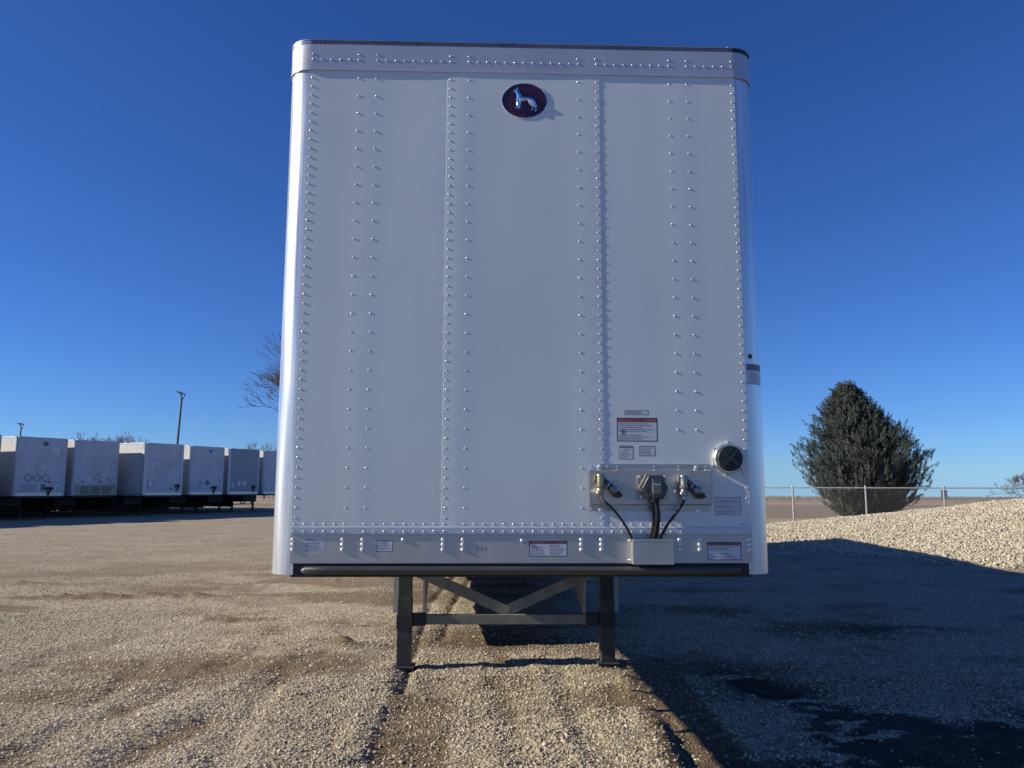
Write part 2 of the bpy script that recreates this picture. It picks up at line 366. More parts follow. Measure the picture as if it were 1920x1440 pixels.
def damp_shade_at(x, y):
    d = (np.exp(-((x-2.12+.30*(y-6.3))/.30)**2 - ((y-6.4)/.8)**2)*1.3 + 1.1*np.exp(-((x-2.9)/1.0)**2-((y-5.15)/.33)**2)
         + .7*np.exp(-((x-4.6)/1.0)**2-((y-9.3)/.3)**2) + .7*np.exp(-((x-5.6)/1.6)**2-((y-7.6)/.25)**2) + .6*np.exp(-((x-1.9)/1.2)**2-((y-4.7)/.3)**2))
    d = d + 1.2*smooth(1.75,2.3,x-.25*(y-5)+.25*vnoise(x*3,y*3,4))*(1-smooth(5.9,7.6,y+.22*(x-2)+.8*vnoise(x*1.3,y*2,44)))*.8  # broad patch: painted shade that deepens the trailer's shadow in the ground colour
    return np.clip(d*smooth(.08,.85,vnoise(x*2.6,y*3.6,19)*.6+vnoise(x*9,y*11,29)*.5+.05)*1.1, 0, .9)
fence_line = lambda x, y: ((x-12.35)*1.2 + (y-34.5)*2.66)/math.hypot(1.2,2.66)   # >0 beyond
rr_ = np.hypot(X, Y)
set_attr(gme, 'dirt', dirt_at(X, Y))
set_attr(gme, 'far', smooth(9, 26, rr_))
set_attr(gme, 'damp_shade', damp_shade_at(X, Y))
fl = fence_line(X, Y) + fbm(X*.3,Y*.3,3,8)*1.5
field = np.where(X > 0, smooth(-.8,.8,fl), smooth(62,70,Y))
field = np.maximum(field, smooth(70,80,rr_))
field = np.maximum(field, smooth(-30,-60,Y)*0)
set_attr(gme, 'field', field)
yy_px = EYE/np.maximum(Y, 1)*1458                          # angle below the horizon decides the farm strips
bandv = np.clip(np.interp(-1/np.maximum(Y,30), [-1/34,-1/40,-1/44,-1/75,-1/85,-1/92,-1/150], [0,.16,.26,.5,.58,.7,1.0]) + fbm(X*.02,Y*.05,3,90)*.06, 0, 1)
set_attr(gme, 'band', bandv)
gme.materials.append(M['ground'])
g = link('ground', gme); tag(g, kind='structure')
def gz(x, y): return float(terrain(np.array([float(x)]), np.array([float(y)]))[0])

# ------------------------------------------------------------------ gravel stones (geometry nodes instancing)
def stones_group(name, material, on_faces=None, smin=.5, smax=1.0, variants=5):
    ng = bpy.data.node_groups.new(name, 'GeometryNodeTree')
    ng.interface.new_socket('Geometry', in_out='INPUT', socket_type='NodeSocketGeometry')
    ng.interface.new_socket('Geometry', in_out='OUTPUT', socket_type='NodeSocketGeometry')
    N = ng.nodes.new; K = ng.links.new
    gi = N('NodeGroupInput'); go = N('NodeGroupOutput'); g2i = N('GeometryNodeGeometryToInstance')
    for v in range(variants):
        ico = N('GeometryNodeMeshIcoSphere'); ico.inputs['Radius'].default_value = .5; ico.inputs['Subdivisions'].default_value = 2 if v % 2 == 0 and on_faces is None else 1
        sp = N('GeometryNodeSetPosition'); nz = N('ShaderNodeTexNoise'); nz.noise_dimensions = '4D'; nz.inputs['W'].default_value = v*3.7; nz.inputs['Scale'].default_value = 1.7
        sb = N('ShaderNodeVectorMath'); sb.operation = 'SUBTRACT'; sb.inputs[1].default_value = (.5,.5,.5)
        sc = N('ShaderNodeVectorMath'); sc.operation = 'SCALE'; sc.inputs['Scale'].default_value = 1.0
        K(nz.outputs['Color'], sb.inputs[0]); K(sb.outputs[0], sc.inputs[0]); K(ico.outputs[0], sp.inputs[0]); K(sc.outputs[0], sp.inputs['Offset'])
        tr = N('GeometryNodeTransform'); tr.inputs['Scale'].default_value = (1, .62+.07*v, .42+.08*v); K(sp.outputs[0], tr.inputs[0])
        sm = N('GeometryNodeSetMaterial'); sm.inputs['Material'].default_value = material; K(tr.outputs[0], sm.inputs[0]); K(sm.outputs[0], g2i.inputs[0])
    iop = N('GeometryNodeInstanceOnPoints'); iop.inputs['Pick Instance'].default_value = True; K(g2i.outputs[0], iop.inputs['Instance'])
    rot = N('FunctionNodeRandomValue'); rot.data_type = 'FLOAT_VECTOR'; rot.inputs[0].default_value = (-.7,-.7,0) if on_faces is None else (-3,-3,0); rot.inputs[1].default_value = (.7,.7,6.28) if on_faces is None else (3,3,6.28)
    rs = N('FunctionNodeRandomValue'); rs.data_type = 'FLOAT'; rs.inputs[2].default_value = smin; rs.inputs[3].default_value = smax; rs.inputs['Seed'].default_value = 4
    K(rot.outputs[0], iop.inputs['Rotation'])
    if on_faces is None:
        K(gi.outputs[0], iop.inputs['Points'])
        na = N('GeometryNodeInputNamedAttribute'); na.data_type = 'FLOAT'; na.inputs[0].default_value = 'size'
        K(na.outputs[0], iop.inputs['Scale']); K(iop.outputs[0], go.inputs[0])
    else:
        dp = N('GeometryNodeDistributePointsOnFaces'); dp.inputs['Density'].default_value = on_faces; K(gi.outputs[0], dp.inputs[0])
        K(dp.outputs[0], iop.inputs['Points'])
        pw = N('ShaderNodeMath'); pw.operation = 'POWER'; pw.inputs[1].default_value = 2.2
        r01 = N('FunctionNodeRandomValue'); r01.data_type = 'FLOAT'; r01.inputs['Seed'].default_value = 9
        K(r01.outputs[1], pw.inputs[0]); mr = N('ShaderNodeMapRange'); mr.inputs[3].default_value = smin; mr.inputs[4].default_value = smax
        K(pw.outputs[0], mr.inputs[0]); K(mr.outputs[0], iop.inputs['Scale'])
        jn = N('GeometryNodeJoinGeometry'); K(gi.outputs[0], jn.inputs[0]); K(iop.outputs[0], jn.inputs[0]); K(jn.outputs[0], go.inputs[0])
    return ng
pts = []; szs = []
def scatter(n, x0, x1, y0, y1, s0, s1, p_=2.0, thin=.93):
    x = rng.uniform(x0, x1, n); y = y0 + (y1-y0)*rng.random(n)
    keep = (np.abs(x) < y*.70+.7) & (rng.random(n) > dirt_at(x, y)*thin)
    keep &= (rng.random(n) < .25+1.3*vnoise(x*1.3, y*2.3, 71)) & (rng.random(n) > damp_shade_at(x, y)*1.1)
    keep &= rng.random(n) < np.clip(1.25 - y/24, .12, 1)
    x, y = x[keep], y[keep]; s = s0 + (s1-s0)*rng.random(len(x))**p_
    pts.append(np.stack([x, y, terrain(x, y)+s*.04], -1)); szs.append(s)
scatter(300000, -4.5, 5.2, 4.2, 7.0, .007, .027, 3.2)
scatter(150000, -6.5, 6.5, 7.0, 10.5, .009, .028, 2.8)
scatter(70000, -10, 10, 10.5, 17, .013, .033, 2.8)
scatter(30000, -17, 17, 17, 26, .02, .040, 2.4)
scatter(70000, -3.5, 4, 2.4, 4.2, .008, .027, 3.0)
scatter(1800, -4.5, 5, 4.2, 9, .03, .048, 2.0)
P_ = np.concatenate(pts).astype(np.float32); S_ = np.concatenate(szs)
pm = bpy.data.meshes.new('loose_gravel'); pm.vertices.add(len(P_)); pm.vertices.foreach_set('co', P_.ravel()); set_attr(pm, 'size', S_)
pm.materials.append(M['gravel'])
lg = link('loose_gravel', pm); lg.modifiers.new('stones', 'NODES').node_group = stones_group('gravel_scatter', M['gravel'])
tag(lg, 'loose crushed limestone gravel strewn over the dirt lot around the trailer', 'gravel', kind='stuff')

# pile
px_ = np.linspace(4.5, 32, 150); py_ = np.linspace(11.5, 33, 125); PX, PY = np.meshgrid(px_, py_)
PZ = terrain(PX, PY) - .06 + pile_h(PX, PY) + .07*(pile_h(PX, PY) > .03) + .05*fbm(PX*3,PY*3,3,12)*smooth(0,.2,pile_h(PX,PY))
pi_ = np.arange(PX.size).reshape(PX.shape); pq = np.stack([pi_[:-1,:-1], pi_[:-1,1:], pi_[1:,1:], pi_[1:,:-1]], -1).reshape(-1,4)
keepq = (pile_h(PX,PY).ravel()[pq] > .012).any(1); pq = pq[keepq]
used = np.unique(pq); remap = np.zeros(PX.size, int); remap[used] = np.arange(len(used))
pme = np_mesh('gravel_pile', np.stack([PX,PY,PZ],-1).reshape(-1,3)[used].astype(np.float32), remap[pq]); 
pilebase = mat('pile_base', (.30,.26,.20), .9, 0, .2, (9,.4), (14,1,.06)); pme.materials.append(pilebase)
gp = link('gravel_pile', pme); gp.modifiers.new('stones', 'NODES').node_group = stones_group('pile_scatter', M['pilestone'], 420, .025, .11)
tag(gp, 'long heap of pale crushed limestone rising to the right in front of the fence', 'gravel pile', kind='stuff')

# ------------------------------------------------------------------ wheels
def wheel_mesh(r_=.5, wd=.27):
    t = MB(); t.lathe((0,0,0), (1,0,0), [(.29,-wd/2),(r_-.05,-wd/2),(r_-.01,-wd/2+.04),(r_,-wd/4),(r_,wd/4),(r_-.01,wd/2-.04),(r_-.05,wd/2),(.29,wd/2)], 28)
    h = MB(); h.lathe((0,0,0), (1,0,0), [(.05,-.11),(.12,-.12),(.14,-.05),(.26,-.03),(.285,-wd/2-.004),(.289,-.0),(.285,wd/2+.004),(.26,.03),(.14,.05),(.12,.12),(.05,.11)], 24)
    return t.mesh('tyre', M['tyre']), h.mesh('hub', M['rim'])
TYRE, HUB = wheel_mesh()
def wheel(parent, x, y, base=0):
    t = link('wheel', HUB, parent); t.location = (x, y, base+.5)
    q = link('tyre', TYRE, t)
    return t

# ------------------------------------------------------------------ MAIN TRAILER
YAW, TX, TY = .03111, .0593, 4.0532
tr = empty('semi_trailer', (TX, TY, 0), YAW)
tag(tr, 'large white box semi trailer with riveted front, oval dog emblem and two landing legs', 'trailer')
XS = 1.18; LEN = 16.1; ZT = 4.057
def panel(x0, x1, y, name='front_panel'):
    n = int((x1-x0)/.02); k = 130
    xx = np.linspace(x0, x1, n+1); zz = np.linspace(1.395, 3.90, k+1); A, B = np.meshgrid(xx, zz)
    W = .0034*fbm(A*1.1+5, B*.55, 3, 33) + .0006*fbm(A*5, B*2.5, 2, 43)
    for c_ in (-.858, -.355, .355, .861): W = W - .0011*np.exp(-((A-c_)/.085)**2)            # stiffeners press the sheet out
    W = W + .0007*np.exp(-((A+.41)/.03)**2) + .0004*np.sin(B*61.8)*np.exp(-((np.abs(A)-.41)/.05)**2)
    W = W*(1-smooth(.40,.48,A)*(1-smooth(2.02,2.12,B)))          # flat behind the stickers and fittings
    v = np.stack([A, y+W*.8, B], -1).reshape(-1, 3); i_ = np.arange(v.shape[0]).reshape(A.shape)
    q = np.stack([i_[:-1,:-1], i_[:-1,1:], i_[1:,1:], i_[1:,:-1]], -1).reshape(-1, 4)
    me = np_mesh(name, v.astype(np.float32), q); me.materials.append(M['panel'])
    bm = bmesh.new(); bm.from_mesh(me)
    be = [e for e in bm.edges if e.is_boundary]
    g_ = bmesh.ops.extrude_edge_only(bm, edges=be)
    for v_ in g_['geom']:
        if isinstance(v_, bmesh.types.BMVert): v_.co.y += .004
    for f_ in bm.faces: f_.smooth = True
    bmesh.ops.recalc_face_normals(bm, faces=bm.faces); bm.to_mesh(me); bm.free(); me.set_sharp_from_angle(angle=R(30))
    return link(name, me, tr)
panel(-XS, -.412, 0); panel(-.418, .4215, -.0018); panel(.416, XS, 0)
def corner_path(side, off=0, y1=.30, n=12, x_in=1.165):
    """front face -> rounded corner -> side wall, outer surface, local XY"""
    r_ = .125 + off; cxx = 1.3-.125; cyy = .125+.004
    p = [(x_in, cyy-r_)] if x_in < cxx-.002 else []
    p += [(cxx + r_*math.sin(t), cyy - r_*math.cos(t)) for t in np.linspace(0, math.pi/2, n)]
    p += [(cxx + r_, y1)]
    return [(side*a, b) for a, b in p]
def sheet(path, z0, z1, th, mi=0, mb=None, thdir=1, smooth_=True):
    """vertical sheet following an XY path, with thickness towards the inside"""
    mb = mb or MB(); n = len(path); inn = []
    for i, p in enumerate(path):
        a = Vector(path[max(0,i-1)]); b = Vector(path[min(n-1,i+1)]); d = (b-a).normalized(); nn = Vector((-d.y, d.x))*thdir
        inn.append((p[0]+nn.x*th, p[1]+nn.y*th))
    vs_ = [(*p,z0) for p in path] + [(*p,z1) for p in path] + [(*p,z0) for p in inn] + [(*p,z1) for p in inn]
    o, fs = n, []
    for i in range(n-1): fs += [(i,i+1,n+i+1,n+i),(2*n+i+1,2*n+i,3*n+i,3*n+i+1)]
    mb.add(vs_, fs, mi, smooth_)
    b = len(mb.v)-len(vs_); ex = []
    for i in range(n-1): ex += [(i,2*n+i,2*n+i+1,i+1),(n+i,n+i+1,3*n+i+1,3*n+i)]
    ex += [(0,n,3*n,2*n),(n-1,3*n-1,4*n-1,2*n-1)]
    for f in ex: mb.f.append(tuple(b+q for q in f)); mb.m.append(mi); mb.s.append(False)
    return mb
for sgn in (-1, 1):
    mb = sheet(corner_path(sgn, 0), 1.162, 3.89, .005, thdir=sgn)
    po = mb.build('corner_post', M['post'], tr)
# top band: left corner, straight, right corner as one wrapped sheet
pth = [(x, y-.0035) for x, y in list(reversed(corner_path(-1, .005, .5))) + corner_path(1, .005, .5)]
sheet(pth, 3.884, 4.030, .006).build('upper_band', M['band'], tr)
lip = [(x, y-.0035) for x, y in list(reversed(corner_path(-1, .0075, .5))) + corner_path(1, .0075, .5)]
sheet(lip, 3.878, 3.887, .008).build('band_lip', M['band'], tr)
pth2 = [(x, y) for x, y in reversed(corner_path(-1, .004, .5))] + corner_path(1, .004, .5)
sheet(pth2, 4.031, 4.052, .006).build('top_rail', M['toprail'], tr)
lip2 = [(x, y) for x, y in reversed(corner_path(-1, .010, .5))] + corner_path(1, .010, .5)
sheet(lip2, 4.0525, 4.058, .03).build('roof_edge', M['toprail'], tr)
# roof
pr = [(x, y) for x, y in reversed(corner_path(-1, -.008, LEN))] + corner_path(1, -.008, LEN)
mb = MB(); mb.add([(x, y, 4.046) for x, y in pr] + [(x, y, 4.03) for x, y in pr], [tuple(range(len(pr))), tuple(reversed(range(len(pr), 2*len(pr))))])
mb.build('roof', M['roof'], tr)
# roof knobs and corner caps
for sgn in (-1, 1):
    MB().lathe((sgn*1.155, .02, 4.058), (0,0,1), [(.016,0),(.016,.006),(.011,.013),(.004,.016)], 12).build('roof_bolt', M['steelhead'] if sgn > 0 else M['toprail'], tr)
    cp = corner_path(sgn, .008, .26, 10, 1.2)
    sheet(cp, 4.034, 4.0515, .004, thdir=sgn).build('corner_cap', M['black'] if sgn > 0 else M['alu'], tr)
# side walls, seams between side sheets
for sgn in (-1, 1):
    mb = MB()
    for k in range(13):
        y0 = .30 + k*(LEN-.4)/13; y1 = .30+(k+1)*(LEN-.4)/13
        mb.box(sgn*1.262, sgn*(1.296-.002*(k % 2)), y0, y1-.001, 1.30, 3.95)
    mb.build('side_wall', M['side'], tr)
    MB().box(sgn*1.25, sgn*1.303, .3, LEN-.08, 3.951, 4.045).build('side_top_rail', M['alu'], tr)
    MB().box(sgn*1.24, sgn*1.305, .3, LEN-.08, 1.15, 1.299).build('side_bottom_rail', M['alu'], tr)
MB().box(-1.255, 1.255, .14, LEN-.09, 1.16, 1.20).box(-1.24,1.24,.03,.139,1.225,1.30).build('floor', M['frame'], tr)
MB().box(-1.3, 1.3, LEN-.075, LEN, 1.1, 4.05).build('rear_frame', M['alu'], tr)
for sgn in (-1, 1):
    MB().box(sgn*.01, sgn*1.2, LEN+.001, LEN+.03, 1.25, 3.95).build('rear_door', M['side'], tr)
for sgn in (-1, 1): MB().box(sgn*.55, sgn*.65, LEN-.2, LEN-.06, .55, 1.098).build('rear_guard_post', M['alu'], tr)
MB().box(-1.15, 1.15, LEN-.18, LEN-.08, .47, .549).build('rear_guard_bar', M['alu'], tr)
mb = MB()
for k in range(34): mb.box(-1.24, 1.24, 1.25+k*.43, 1.30+k*.43, 1.06, 1.158)
tag(mb.build('cross_member', M['frame'], tr), kind='stuff')
# lower front: riveted strip, plate, rub bar, coupler underside
MB().box(-1.181, 1.181, -.0075, .004, 1.3645, 1.4005).build('rivet_strip', M['strip'], tr, .0015)
MB().box(-1.183, 1.183, -.0015, .006, 1.219, 1.3640).build('lower_plate', M['plate'], tr, .001)
MB().box(-1.18, 1.18, .008, .12, 1.150, 1.2185).build('coupler_front', M['frame'], tr, .004)
pth = [(-1.115+.0,-.002,1.183),(-1.10,-.014,1.186)] + [(x,-.016,1.187-.004*((x+1.1)/2.2)) for x in np.linspace(-1.0,1.0,14)] + [(1.10,-.012,1.185),(1.115,.0,1.183)]
MB().tube(pth, [.012,.019]+[.020]*14+[.019,.012], 14).build('rub_bar', M['rub'], tr)
MB().box(-1.12, 1.12, .121, 1.2, 1.14, 1.155).build('coupler_plate', M['frame'], tr)
MB().lathe((0,.91,1.06), (0,0,1), [(.045,0),(.045,.015),(.025,.02),(.025,.05),(.036,.055),(.036,.08)], 16).build('kingpin', M['leg'], tr)

# rivets -------------------------------------------------------------
def dome(r_, h_, n=8):
    m_ = MB(); m_.lathe((0,0,0), (0,-1,0), [(r_,-.001),(r_*.97,h_*.5),(r_*.78,h_*.86),(r_*.25,h_)], n); return m_
RV = dome(.0053, .0028)
RIV = []
zs_e = [3.836-.0508*i for i in range(48)]
for x in (-1.163, 1.163): RIV += [(x, 0, z) for z in zs_e]
for x in (-.4035, .4045): RIV += [(x, -.0018, z) for z in zs_e]
for x in (-.909, -.811, -.303, .302, .811, .911):
    for i in range(24):
        z = 3.836-.1016*i
        if x > .5 and 1.755 > z: continue
        if x > .5 and z < 1.83: continue
        RIV.append((x, -.0018 if abs(x) < .41 else 0, z))
for i in range(47):
    x = -1.168+.0508*i
    if i in (6, 16, 28, 29, 40): 
        if i in (6, 16, 40): continue
    if .40 < x < .77: pass
    RIV.append((x, -.0018 if abs(x) < .41 else 0, 1.4165)); RIV.append((x, -.0075, 1.3795))
for i in range(47):
    x = -1.163+.0506*i
    if i in (6, 16, 30, 40): continue
    RIV.append((x, -.0045, 3.9425))
RIV += [(x, -.0045, 3.973) for x in (-1.163,-.911,-.808,-.405,-.303,.303,.401,.812,.911,1.163)]
def blocked(x, z): return (.345 < x < .972 and 1.484 < z < 1.722) or (.996 < x < 1.14 and 1.68 < z < 1.83)
RIV = sorted([q for q in RIV if not blocked(q[0], q[2])], key=lambda q: q[2])
rvm = RV.mesh('rivet', M['steelhead'])
for i, (x, y, z) in enumerate(RIV[:300]):
    o = link('rivet', rvm, tr); o.location = (x, y, z)
mb = MB()
for (x, y, z) in RIV[300:]:
    mb.add([(a+x, b+y, c+z) for a, b, c in RV.v], RV.f, 0, True)
tag(mb.build('rivets', M['steelhead'], tr, fix=False), kind='stuff')
mb = MB()
for i in range(92):
    x = -1.15+.0253*i; mb.box(x-.003, x+.003, .0003, -.0035, 4.039, 4.0445)
tag(mb.build('rail_fasteners', M['frame'], tr), kind='stuff')
# rivets on the curved corners
for sgn in (-1, 1):
    for t in (.35, .8):
        cxx = 1.175; rr2 = .1305; n_ = Vector((sgn*math.sin(t), -math.cos(t), 0)); p = Vector((sgn*cxx, .129, 3.94)) + n_*rr2
        o = link('rivet', rvm, tr); o.location = p; o.rotation_euler.z = math.atan2(n_.x, -n_.y)
bm_ = dome(.0112, .0062, 12).mesh('bolt', M['steelhead'])
BOLT = []
for x in (-1.169, -.918, -.817, -.409, -.308, .299, .402, .806, .911, 1.167): BOLT += [(x, z) for z in (1.337, 1.3125, 1.287)]
BOLT += [(-.612, 1.337), (-.005, 1.333)]
for x, z in BOLT: o = link('bolt', bm_, tr); o.location = (x, -.0015, z)

# stickers -------------------------------------------------------------
def lines(mb, x0, x1, z, h_, y, mi, rag=.85):
    x = x0; xe = x0+(x1-x0)*random.uniform(rag, 1)
    while x < xe:
        l = random.uniform(.004, .013); mb.box(x, min(x+l, xe), y-.0001, y, z-h_/2, z+h_/2, mi); x += l+.0018
def sticker(x0, x1, z0, z1, y, border=.0035, red=False, paper='paper', label=None, cols=1, n=6, ink=3, margin=.006, rim=True):
    mb = MB(); mats = [M[paper], M['ink'], M['red'], M['greyink']]
    mb.box(x0, x1, y-.00015, y, z0, z1, 0); b = .0025; w_ = border
    X0, X1, Z0, Z1 = x0+b, x1-b, z0+b, z1-b
    if rim:
        for q in ((X0,X1,Z0,Z0+w_),(X0,X1,Z1-w_,Z1),(X0,X0+w_,Z0+w_,Z1-w_),(X1-w_,X1,Z0+w_,Z1-w_)): mb.box(q[0],q[1],y-.0003,y-.00015,q[2],q[3],1)
        X0 += w_; X1 -= w_; Z0 += w_; Z1 -= w_
    if red:
        hh = (Z1-Z0)*.17; mb.box(X0, X1, y-.0003, y-.00015, Z1-hh, Z1, 2); Z1 -= hh
    Z1 -= .003; Z0 += .003; step = (Z1-Z0)/n; cw = (X1-X0)/cols
    for c_ in range(cols):
        for k in range(n):
            if random.random() < .08: continue
            lines(mb, X0+c_*cw+margin, X0+(c_+1)*cw-margin, Z1-step*(k+.5), step*.42, y-.0002, ink, .6)
    o = mb.build('sticker', mats, tr, fix=False)
    if label: o['label'] = label
    if red: text_mesh('WARNING', hh*.85, ((x0+x1)/2+.006, y-.0004, Z1+.003+hh/2), M['ink'], 'sticker_heading', o, .00005)
    return o
random.seed(3)
sticker(.488, .707, 1.840, 1.969, 0, .0045, True, n=9, cols=1, label='large rectangular warning sticker with red header')
sticker(.531, .661, 1.979, 2.009, 0, .002, False, n=3, ink=1, label='narrow notice strip above the big warning sticker')
sticker(.605, .693, 1.764, 1.821, 0, .003, n=5, label='small square edged notice sticker')
sticker(.992, 1.134, 1.461, 1.557, 0, .002, paper='silverpaper', n=12, ink=3, label='silver certification sticker with fine print')
sticker(-1.117, -1.011, 1.271, 1.347, -.0015, rim=False, paper='silverpaper', n=7, ink=3, label='plain barcode sticker at the left end')
sticker(-.752, -.662, 1.274, 1.336, -.0015, .003, n=6, label='small blue edged sticker')
sticker(.026, .229, 1.250, 1.334, -.0015, .0045, True, n=8, cols=2, label='wide two column warning sticker with red header')
sticker(.946, 1.128, 1.231, 1.329, -.0015, .0045, True, n=8, label='warning sticker with red header at the right end')
# rounded inspection sticker
mb = MB(); rx, rz, rc = .537, 1.785, .01
def rrect(mb, cx_, cz_, hw, hh, r_, y0, y1, mi):
    p = []
    for sx_, sz_, t0 in ((1,1,0),(-1,1,90),(-1,-1,180),(1,-1,270)):
        for k in range(5): t = R(t0+k*22.5); p.append((cx_+sx_*(hw-r_)+r_*math.cos(t), cz_+sz_*(hh-r_)+r_*math.sin(t)))
    n = len(p); mb.add([(a,y0,b) for a,b in p]+[(a,y1,b) for a,b in p], [tuple(range(n)), tuple(reversed(range(n,2*n)))]+[(i,n+i,n+(i+1)%n,(i+1)%n) for i in range(n)], mi)
rrect(mb, rx, rz, .038, .036, .009, -.0004, 0, 1); rrect(mb, rx, rz-.0005, .0355, .0335, .008, -.0006, -.0004, 0)
mb.box(rx-.033, rx+.033, -.0008, -.0006, rz+.023, rz+.031, 3)
for k in range(4): lines(mb, rx-.030, rx+.030, rz-.002-k*.008, .003, -.0006, 3, .7)
o = mb.build('sticker', [M['paper'], M['ink'], M['red'], M['greyink']], tr, fix=False); o['label'] = 'rounded inspection sticker with handwritten mark'
text_mesh('#1 K', .015, (rx, -.0008, rz+.012), M['ink'], 'sticker_writing', o, .00005, shear=.3)
# table marks on the big sticker
mb = MB()
for k in range(4): mb.box(.515+.004*k, .5155+.004*k+.003, -.0008, -.0006, 1.879+.004*(k % 2), 1.905-.004*(k % 2))
mb.build('sticker_diagram', M['greyink'], tr, fix=False)
text_mesh('394', .033, (-.216, -.0018, 1.290), M['pencil'], 'handwritten_number', tr, .0001, spacing=1.25, shear=.2)
# post sticker on the curved right corner, plus bolt head
cp = [p for p in corner_path(1, .0012, .2, 14, 1.166)]
cpp = cp[2:11]
o = sheet(cpp, 2.150, 2.262, .0006).build('sticker', M['silverpaper'], tr); o['label'] = 'small grey sticker wrapped on the right corner post'
mb = MB(); cp2 = [p for p in corner_path(1, .0018, .2, 14, 1.166)][2:11]
sheet(cp2, 2.225, 2.258, .0004, mb=mb); sheet(cp2, 2.151, 2.154, .0004, mb=mb)
for k in range(6): sheet(cp2[1:8-k % 3], 2.163+.009*k, 2.1655+.009*k, .0004, mb=mb)
mb.build('sticker_print', M['greyink'], o)
MB().lathe((1.213, .012, 2.300), (.3,-1,0), [(.014,0),(.014,.004),(.009,.009),(.006,.009),(.006,.004)], 14).build('post_plug', M['darkcast'], tr)
# scuffs by the top band
MB().bar((.061,-.0045,3.862),(.092,-.0045,3.848),.002,.0003,up=(0,1,0)).bar((1.10,-.0005,3.86),(1.13,-.0005,3.852),.002,.0003,up=(0,1,0)).build('scuff_mark', M['greyink'], tr)
MB().bar((1.118,-.0008,1.4175),(1.148,-.0008,1.4170),.003,.0003,up=(0,1,0)).build('scuff_mark', M['greyink'], tr)

# emblem ---------------------------------------------------------------
em = MB().lathe((.0065, -.0020, 3.721), (0,-1,0), [(.1,-.002),(.1,.0012)], 56, 0, True, 1.235, .985).build('emblem', M['maroon'], tr)
em['label'] = 'maroon oval emblem with a chrome standing dog'
pp = [(.0065+.1255*math.cos(t), -.0024, 3.721+.1005*math.sin(t)) for t in np.linspace(0, 2*math.pi, 57)]
MB().tube(pp, .0026, 8, cap=False).build('emblem_rim', M['chrome'], em)
DOG = [[(708,590,52),(745,632,74),(830,645,66),(920,640,50),(1000,655,56),(1068,690,66)],
 [(660,415,42),(698,478,50),(735,560,66),(760,620,60)],
 [(574,446,17),(600,440,24),(630,425,27),(662,392,40),(690,378,36)], [(688,362,20),(700,335,13),(712,352,6)],
 [(712,640,56),(703,740,34),(697,830,22),(690,872,24),(650,902,17),(632,908,10)],
 [(760,660,48),(748,760,27),(738,850,18),(730,890,18),(700,905,12)],
 [(1062,690,66),(1082,750,48),(1112,812,24),(1156,862,16),(1160,920,15),(1150,960,18),(1118,974,12)],
 [(1005,690,46),(1015,765,32),(1062,830,17),(1090,862,13),(1082,905,12),(1052,935,14),(1026,942,9)],
 [(1110,680,16),(1148,770,11),(1186,836,8),(1226,850,4)]]
m_ = MB()
for ch in DOG:
    m_.tube([(.0065+(u-870)*.000215, (-.020 if q != 7 else 0), 3.721-(v-680)*.000215) for q, (u, v, k) in enumerate(ch)], [max(k*.000215, .0012) for u, v, k in ch], 10)
m_.v = [(a, -.0052+(b+.0200)*.5 - .0030, c) for a, b, c in m_.v]
m_.build('dog_figure', M['chrome'], em, fix=False)

# vent cap --------------------------------------------------------------
vx, vz = 1.068, 1.755
vent = MB().lathe((vx, 0, vz), (0,-1,0), [(.074,0),(.079,.006),(.079,.022),(.072,.030),(.066,.030)], 40).build('vent_ring', M['alu'], tr)
MB().lathe((vx+.004, -.030, vz), (0,-1,0), [(.066,-.005),(.067,.010),(.062,.018),(.03,.021),(.004,.021)], 36).build('vent_cap', M['black'], vent)
mb = MB()
for a in (R(48), R(-42)):
    c_, s_ = math.cos(a), math.sin(a); mb.bar((vx+.004-c_*.050,-.051,vz-s_*.050),(vx+.004+c_*.050,-.051,vz+s_*.050),.005,.006,up=(0,1,0))
mb.build('vent_rib', M['darkcast'], vent)
for a in range(0, 360, 60):
    t = R(a+25); MB().lathe((vx+math.cos(t)*.078, 0, vz+math.sin(t)*.078), (0,-1,0), [(.010,0),(.010,.016),(.006,.019)], 10).build('vent_lug', M['alu'], vent)
MB().tube([(vx+.05,-.05,vz-.03),(vx+.07,-.02,vz-.06),(vx+.085,-.004,vz-.085)], .0012, 5).build('vent_tether', M['black'], vent)

# connector plate --------------------------------------------------------
pl = MB(); xa, xb = .342, .974
prof = [(1.725,-.003),(1.698,-.003),(1.690,-.014),(1.520,-.014),(1.512,-.003),(1.482,-.003)]
vsx = [(xx, y, z) for xx in (xa, xb) for z, y in prof] + [(xx, y+.0025, z) for xx in (xa, xb) for z, y in prof]
n = len(prof); fs = [(i,i+1,n+i+1,n+i) for i in range(n-1)] + [(2*n+i,3*n+i,3*n+i+1,2*n+i+1) for i in range(n-1)] + [(i,2*n+i,2*n+i+1,i+1) for i in range(n-1)] + [(n+i,n+i+1,3*n+i+1,3*n+i) for i in range(n-1)] + [(0,n,3*n,2*n),(n-1,3*n-1,4*n-1,2*n-1)]
pl.add(vsx, fs); plo = pl.build('connector_plate', M['stainless'], tr)
for z, xs_ in ((1.712,(.352,.437,.489,.684,.812,.955)),(1.494,(.352,.405,.51,.70,.862,.965))):
    for x in xs_: MB().lathe((x,-.003,z),(0,-1,0),[(.0045,0),(.004,.002),(.001,.003)],8).build('plate_rivet', M['steelhead'], plo)
for x, z in ((.397,1.712),(.903,1.708),(.400,1.492),(.905,1.486)): MB().lathe((x,-.003,z),(0,-1,0),[(.011,0),(.010,.004),(.005,.007),(.004,.004)],12).build('plate_bolt', M['steelhead'], plo)

